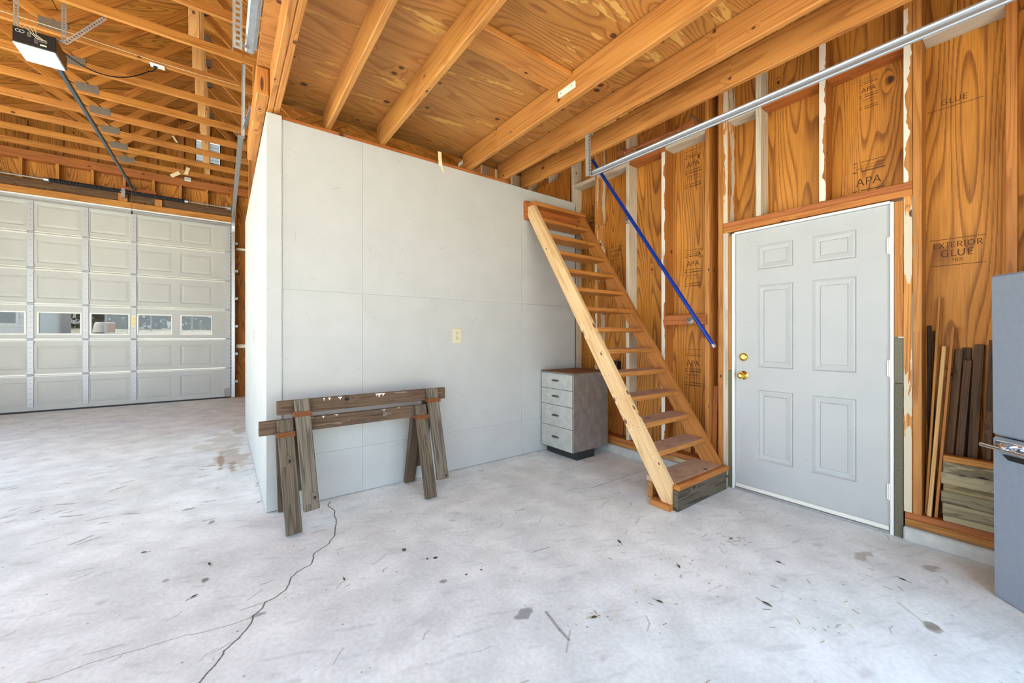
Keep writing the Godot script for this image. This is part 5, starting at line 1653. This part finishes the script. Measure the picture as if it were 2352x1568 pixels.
func build_small() -> void:
	var o := thing("wall_outlet", "ivory double outlet on the front of the white partition", "outlet", Vector3(1.725, 1.23, -3.19))
	outlet_plate(o, Vector3(1.725, 1.23, -3.189), Basis())
	o = thing("wall_outlet", "ivory outlet seen edge on along the side of the white room", "outlet", Vector3(0.235, 1.23, -4.51))
	outlet_plate(o, Vector3(0.2345, 1.23, -4.51), Basis(Vector3.UP, -PI * 0.5))
	# turned wooden bar hung on hooks
	var t := thing("turned_post", "brown turned wooden spindle hung on hooks above the track", "spindle", Vector3(3.25, 3.04, -2.15))
	var a := Vector3(3.25, 3.072, -2.60)
	var b := Vector3(3.25, 3.046, -1.765)
	var d := (b - a).normalized()
	var L := a.distance_to(b)
	var st := S()
	usemat(M.turned)
	lathe(st, [Vector2(0.0, 0.10), Vector2(0.022, 0.10), Vector2(0.026, 0.108), Vector2(0.018, 0.12), Vector2(0.026, 0.13), Vector2(0.018, 0.145), Vector2(0.022, 0.19), Vector2(0.016, 0.22), Vector2(0.023, 0.225), Vector2(0.016, 0.235), Vector2(0.020, 0.3), Vector2(0.022, L * 0.6), Vector2(0.019, L - 0.17), Vector2(0.026, L - 0.16), Vector2(0.026, L - 0.15), Vector2(0.017, L - 0.14), Vector2(0.024, L - 0.115), Vector2(0.026, L - 0.10), Vector2(0, L - 0.10)], a, d, 14)
	put(t, "shaft", st, M.turned)
	bar(t, "square_end", a + d * 0.03, a + d * 0.101, 0.05, 0.05, Vector3(0, 1, 0), M.turned, 0.004)
	bar(t, "square_end", b - d * 0.101, b, 0.055, 0.055, Vector3(0, 1, 0), M.turned, 0.004)
	for e in [0.02, L - 0.05]:
		var p: Vector3 = a + d * float(e)
		st = S()
		tube(st, PackedVector3Array([p + Vector3(0.195, 0.08, 0), p + Vector3(0.05, 0.10, 0), p + Vector3(0.015, 0.085, 0), p + Vector3(0.0, 0.05, 0), p + Vector3(0.0, 0.025, 0)]), 0.006, 8)
		put(t, "hook", st, M.galv)
	# scrap of masking tape over the partition edge
	var m := thing("tape_scrap", "strip of brown tape hanging over the top edge of the partition", "tape", Vector3(1.565, 2.76, -3.18))
	st = S()
	UV = Vector2(1, 1)
	var pa := [Vector3(1.545, 2.86, -3.176), Vector3(1.547, 2.775, -3.172), Vector3(1.560, 2.745, -3.186), Vector3(1.580, 2.715, -3.188), Vector3(1.588, 2.69, -3.187)]
	for i in pa.size() - 1:
		sbar(st, pa[i], pa[i + 1], 0.034 if i < 2 else 0.018, 0.0015, Vector3(1, 0, 0))
	put(m, "strip", st, M.paper)
	# paper tags on the trusses and the far plate
	var tags := [["paper_tag", "pale paper tag leaning on a truss chord", Vector3(-0.66, 4.575, -8.77), Vector3(0.03, 0.115, 0.002), 0.5], ["paper_tag", "upright cream tag stapled over a truss chord near the vent", Vector3(-0.535, 4.27, -9.375), Vector3(0.055, 0.14, 0.002), -0.25], ["paper_tag", "cream tag lying aslant on the last truss chord", Vector3(-0.70, 4.17, -9.375), Vector3(0.06, 0.15, 0.002), -0.9]]
	for e in tags:
		var g := thing(e[0], e[1], "tag", e[2], "paper tags on the trusses")
		bx(g, "paper", e[2], e[3], M.paper, 0.0, Color.WHITE, Basis(Vector3(0, 0, 1), e[4]))
	var g := thing("lumber_sticker", "white printed sticker on the far top plate", "sticker", Vector3(-0.52, 4.19, -9.59))
	bc(g, "sticker", Vector3(-0.585, 4.155, -9.599), Vector3(-0.495, 4.225, -9.5975), M.whiteplastic, 0.0)
	st = S()
	for k in 7:
		box(st, Vector3(-0.572 + k * 0.010, 4.195, -9.597), Vector3(0.004, 0.03, 0.001))
	put(g, "bar_code", st, M.black)
	# leaf litter on the floor
	var r := RandomNumberGenerator.new()
	r.seed = 91
	var spots := [[-0.36, -3.02], [-0.06, -2.66], [0.49, -2.09], [-0.11, -2.37], [1.30, -1.16], [2.47, -1.12], [1.9, -1.5], [2.0, -0.75], [2.42, -0.85], [2.75, -0.42], [1.62, -1.05], [1.95, -1.15]]
	for s in spots:
		var f := thing("dry_leaf", "small dry leaf scrap lying on the bare concrete", "leaf", Vector3(s[0], 0, s[1]), "leaf scraps on the floor")
		st = S()
		var an := r.randf() * TAU
		var l := r.randf_range(0.014, 0.03)
		var wv := l * r.randf_range(0.25, 0.4)
		var dx := Vector3(cos(an), 0, sin(an))
		var dz := Vector3(-sin(an), 0, cos(an))
		var c := Vector3(s[0], 0.0015, s[1])
		var ring := [c - dx * l, c - dx * l * 0.3 + dz * wv + Vector3(0, 0.004, 0), c + dx * l * 0.4 + dz * wv * 0.8 + Vector3(0, 0.005, 0), c + dx * l + Vector3(0, 0.002, 0), c + dx * l * 0.4 - dz * wv * 0.8 + Vector3(0, 0.004, 0), c - dx * l * 0.3 - dz * wv + Vector3(0, 0.003, 0)]
		for k in ring.size():
			tri(st, c, ring[k], ring[(k + 1) % ring.size()], Vector3.UP, Vector2.ZERO, Vector2.ZERO, Vector2.ZERO, Color.WHITE)
		sbar(st, c - dx * l, c - dx * l * 1.8, 0.0012, 0.0012, Vector3.UP)
		put(f, "blade", st, M.bark)

func build_straw() -> void:
	var o := thing("straw_litter", "scattered bits of dry straw and twigs on the concrete", "straw", Vector3(2.0, 0, -1.0))
	o.set_meta("kind", "stuff")
	var st := S()
	var r := RandomNumberGenerator.new()
	r.seed = 17
	for c in [[2.46, -1.13, 0.05, 16], [1.30, -1.15, 0.05, 12], [2.25, -0.62, 0.14, 10], [2.05, -0.95, 0.25, 14], [1.75, -0.9, 0.3, 12], [2.6, -0.35, 0.15, 8]]:
		for i in c[3]:
			var p := Vector3(c[0] + r.randfn(0, c[2]), 0.0012, c[1] + r.randfn(0, c[2]))
			var an := r.randf() * TAU
			var l := r.randf_range(0.008, 0.035)
			sbar(st, p, p + Vector3(cos(an) * l, r.randf_range(0.0, 0.003), sin(an) * l), 0.0016, 0.0014, Vector3.UP, 0.0, lum(r.randf_range(0.35, 1.0)))
	put(o, "straws", st, M.straw).set_meta("kind", "stuff")

# ---------------------------------------------------------------- seen through the garage door windows
func tree(called: String, label: String, at: Vector3, h: float, w: float, sd: int, col: Color) -> void:
	var o := thing(called, label, "tree", at, "trees behind the chain link fence")
	var r := RandomNumberGenerator.new()
	r.seed = sd
	var st := S()
	var pts := PackedVector3Array([at, at + Vector3(0.05, h * 0.3, 0.02), at + Vector3(-0.04, h * 0.62, 0.0)])
	tube(st, pts, 0.10, 8)
	put(o, "trunk", st, M.bark)
	st = S()
	for i in 1100:
		var p := Vector3(r.randf_range(-1, 1), r.randf_range(-1, 1), r.randf_range(-1, 1))
		while p.length() > 1.0:
			p = Vector3(r.randf_range(-1, 1), r.randf_range(-1, 1), r.randf_range(-1, 1))
		p = at + Vector3(p.x * w, h * 0.30 + p.y * h * 0.45, p.z * w)
		var n := Vector3(r.randf_range(-1, 1), r.randf_range(0.1, 1), r.randf_range(-1, 1)).normalized()
		var a := n.cross(Vector3(0.3, 0.1, 0.9)).normalized() * r.randf_range(0.10, 0.24)
		var b := n.cross(a).normalized() * r.randf_range(0.08, 0.16)
		var k := r.randf_range(0.6, 1.3)
		quad(st, [p - a, p - b, p + a, p + b], n, [Vector2.ZERO, Vector2.ZERO, Vector2.ZERO, Vector2.ZERO], Color(col.r * k, col.g * k, col.b * k))
	put(o, "foliage", st, M.leaf).set_meta("kind", "stuff")

func build_outside() -> void:
	var labs := ["dark leafy tree behind the white tub", "dark leafy tree beside the pale house", "broad green tree behind the fence posts", "lighter green tree at the end of the fence", "dense green tree far behind the fence", "tall dark tree rising over the sandy bank", "green bushy tree behind the fence"]
	var spots := [[-7.2, -27.0, 6.5, 1.6], [-10.6, -27.0, 7.0, 1.6], [-3.8, -27.0, 6.5, 1.6], [-0.4, -27.0, 6.0, 1.6], [-2.1, -31.0, 7.5, 1.7], [-9.0, -31.0, 8.0, 1.7], [-5.5, -31.0, 8.0, 1.7]]
	for i in spots.size():
		var s: Array = spots[i]
		tree("leafy_tree", labs[i], Vector3(s[0], 1.5, s[1]), s[2], s[3], 60 + i, Color(1.0, 1.0, 0.9) if i != 3 else Color(1.8, 1.7, 1.2))
	var f := thing("chain_link_fence", "chain link fence with steel posts on the sandy bank", "fence", Vector3(-5, 1.4, -24.0))
	for i in 9:
		var x := -9.83 + i * 1.44
		var st := S()
		tube(st, PackedVector3Array([Vector3(x, 1.3, -24.0), Vector3(x, 3.3, -24.0)]), 0.03, 8)
		put(f, "post", st, M.galv)
	var ws := S()
	var x := -14.0
	while x < 2.5:
		for e in [[0.0, 1.9], [1.9, 0.0]]:
			sbar(ws, Vector3(x + e[0], 1.35, -24.0), Vector3(x + e[1], 3.25, -24.0), 0.006, 0.006, Vector3(0, 0, 1))
		x += 0.085
	put(f, "wire_mesh", ws, M.galv).set_meta("kind", "stuff")
	var t := thing("white_tub", "white fibreglass tub with a tan side standing outside on the sand", "tub", Vector3(-4.05, 1.38, -23.0))
	var st := S()
	lathe(st, [Vector2(0, 0), Vector2(0.24, 0.0), Vector2(0.20, 0.30), Vector2(0.17, 0.40), Vector2(0.15, 0.42), Vector2(0, 0.42)], Vector3(-4.05, 1.38, -23.0), Vector3.UP, 20)
	put(t, "shell", st, M.fibreglass)
	bc(t, "side_box", Vector3(-3.85, 1.38, -23.1), Vector3(-3.64, 1.76, -22.85), M.terracotta, 0.02)
	bc(t, "side_cap", Vector3(-3.86, 1.761, -23.12), Vector3(-3.63, 1.79, -22.83), M.fibreglass, 0.01)
	var h := thing("neighbour_house", "pale sided house with one dark window beyond the garage door", "house", Vector3(-8.6, 0.4, -18.5))
	bc(h, "wall", Vector3(-11.5, 0.2, -21.0), Vector3(-4.45, 4.2, -18.0), M.siding, 0.02)
	for k in 12:
		bc(h, "siding_board", Vector3(-11.5, 0.3 + k * 0.3, -17.998), Vector3(-4.45, 0.585 + k * 0.3, -17.98), M.siding, 0.004)
	bc(h, "window_frame", Vector3(-5.75, 1.56, -17.98), Vector3(-4.86, 2.4, -17.93), M.trim_white, 0.01)
	bc(h, "window_pane", Vector3(-5.70, 1.61, -17.929), Vector3(-4.91, 2.35, -17.925), M.darkglass, 0.0)
	UV = Vector2(1, 1)
	st = S()
	prism(st, PackedVector2Array([Vector2(4.2, -21.4), Vector2(4.2, -17.6), Vector2(5.4, -19.5)]), 0, -11.8, -4.2)
	put(h, "roof", st, M.roofskin)
	var rr := RandomNumberGenerator.new()
	rr.seed = 8
	for i in 10:
		var p := Vector3(-3.9 + i * 0.5, 0, -19.5 - 1.1 * (i % 3) + rr.randf_range(-0.2, 0.2))
		p.y = lerpf(0.95, 1.4, (-19.0 - p.z) / 4.0)
		var b := thing("rock", "rough grey brown rock lying on the sandy bank outside", "rock", p, "rocks on the sandy bank")
		st = S()
		var s := rr.randf_range(0.12, 0.30)
		var nn := noise(i + 300, 1.6, 2)
		var ring := []
		for a in 7:
			var row := []
			for q in 10:
				var th := PI * a / 6.0
				var ph := TAU * q / 10.0
				var v := Vector3(sin(th) * cos(ph), cos(th) * 0.6, sin(th) * sin(ph))
				row.append(p + v * s * (1.0 + 0.5 * nn.get_noise_3dv(v * 1.3)))
			ring.append(row)
		for a in 6:
			for q in 10:
				var v0: Vector3 = ring[a][q]
				var v1: Vector3 = ring[a][(q + 1) % 10]
				var v2: Vector3 = ring[a + 1][(q + 1) % 10]
				var v3: Vector3 = ring[a + 1][q]
				var n := (v2 - v0).cross(v3 - v1)
				if n.length() < 0.00001:
					continue
				n = n.normalized()
				if n.dot((v0 + v2) * 0.5 - p) < 0.0:
					n = -n
				quad(st, [v0, v1, v2, v3], n, [Vector2.ZERO, Vector2.ZERO, Vector2.ZERO, Vector2.ZERO], Color.WHITE)
		put(b, "stone", st, M.gravel)
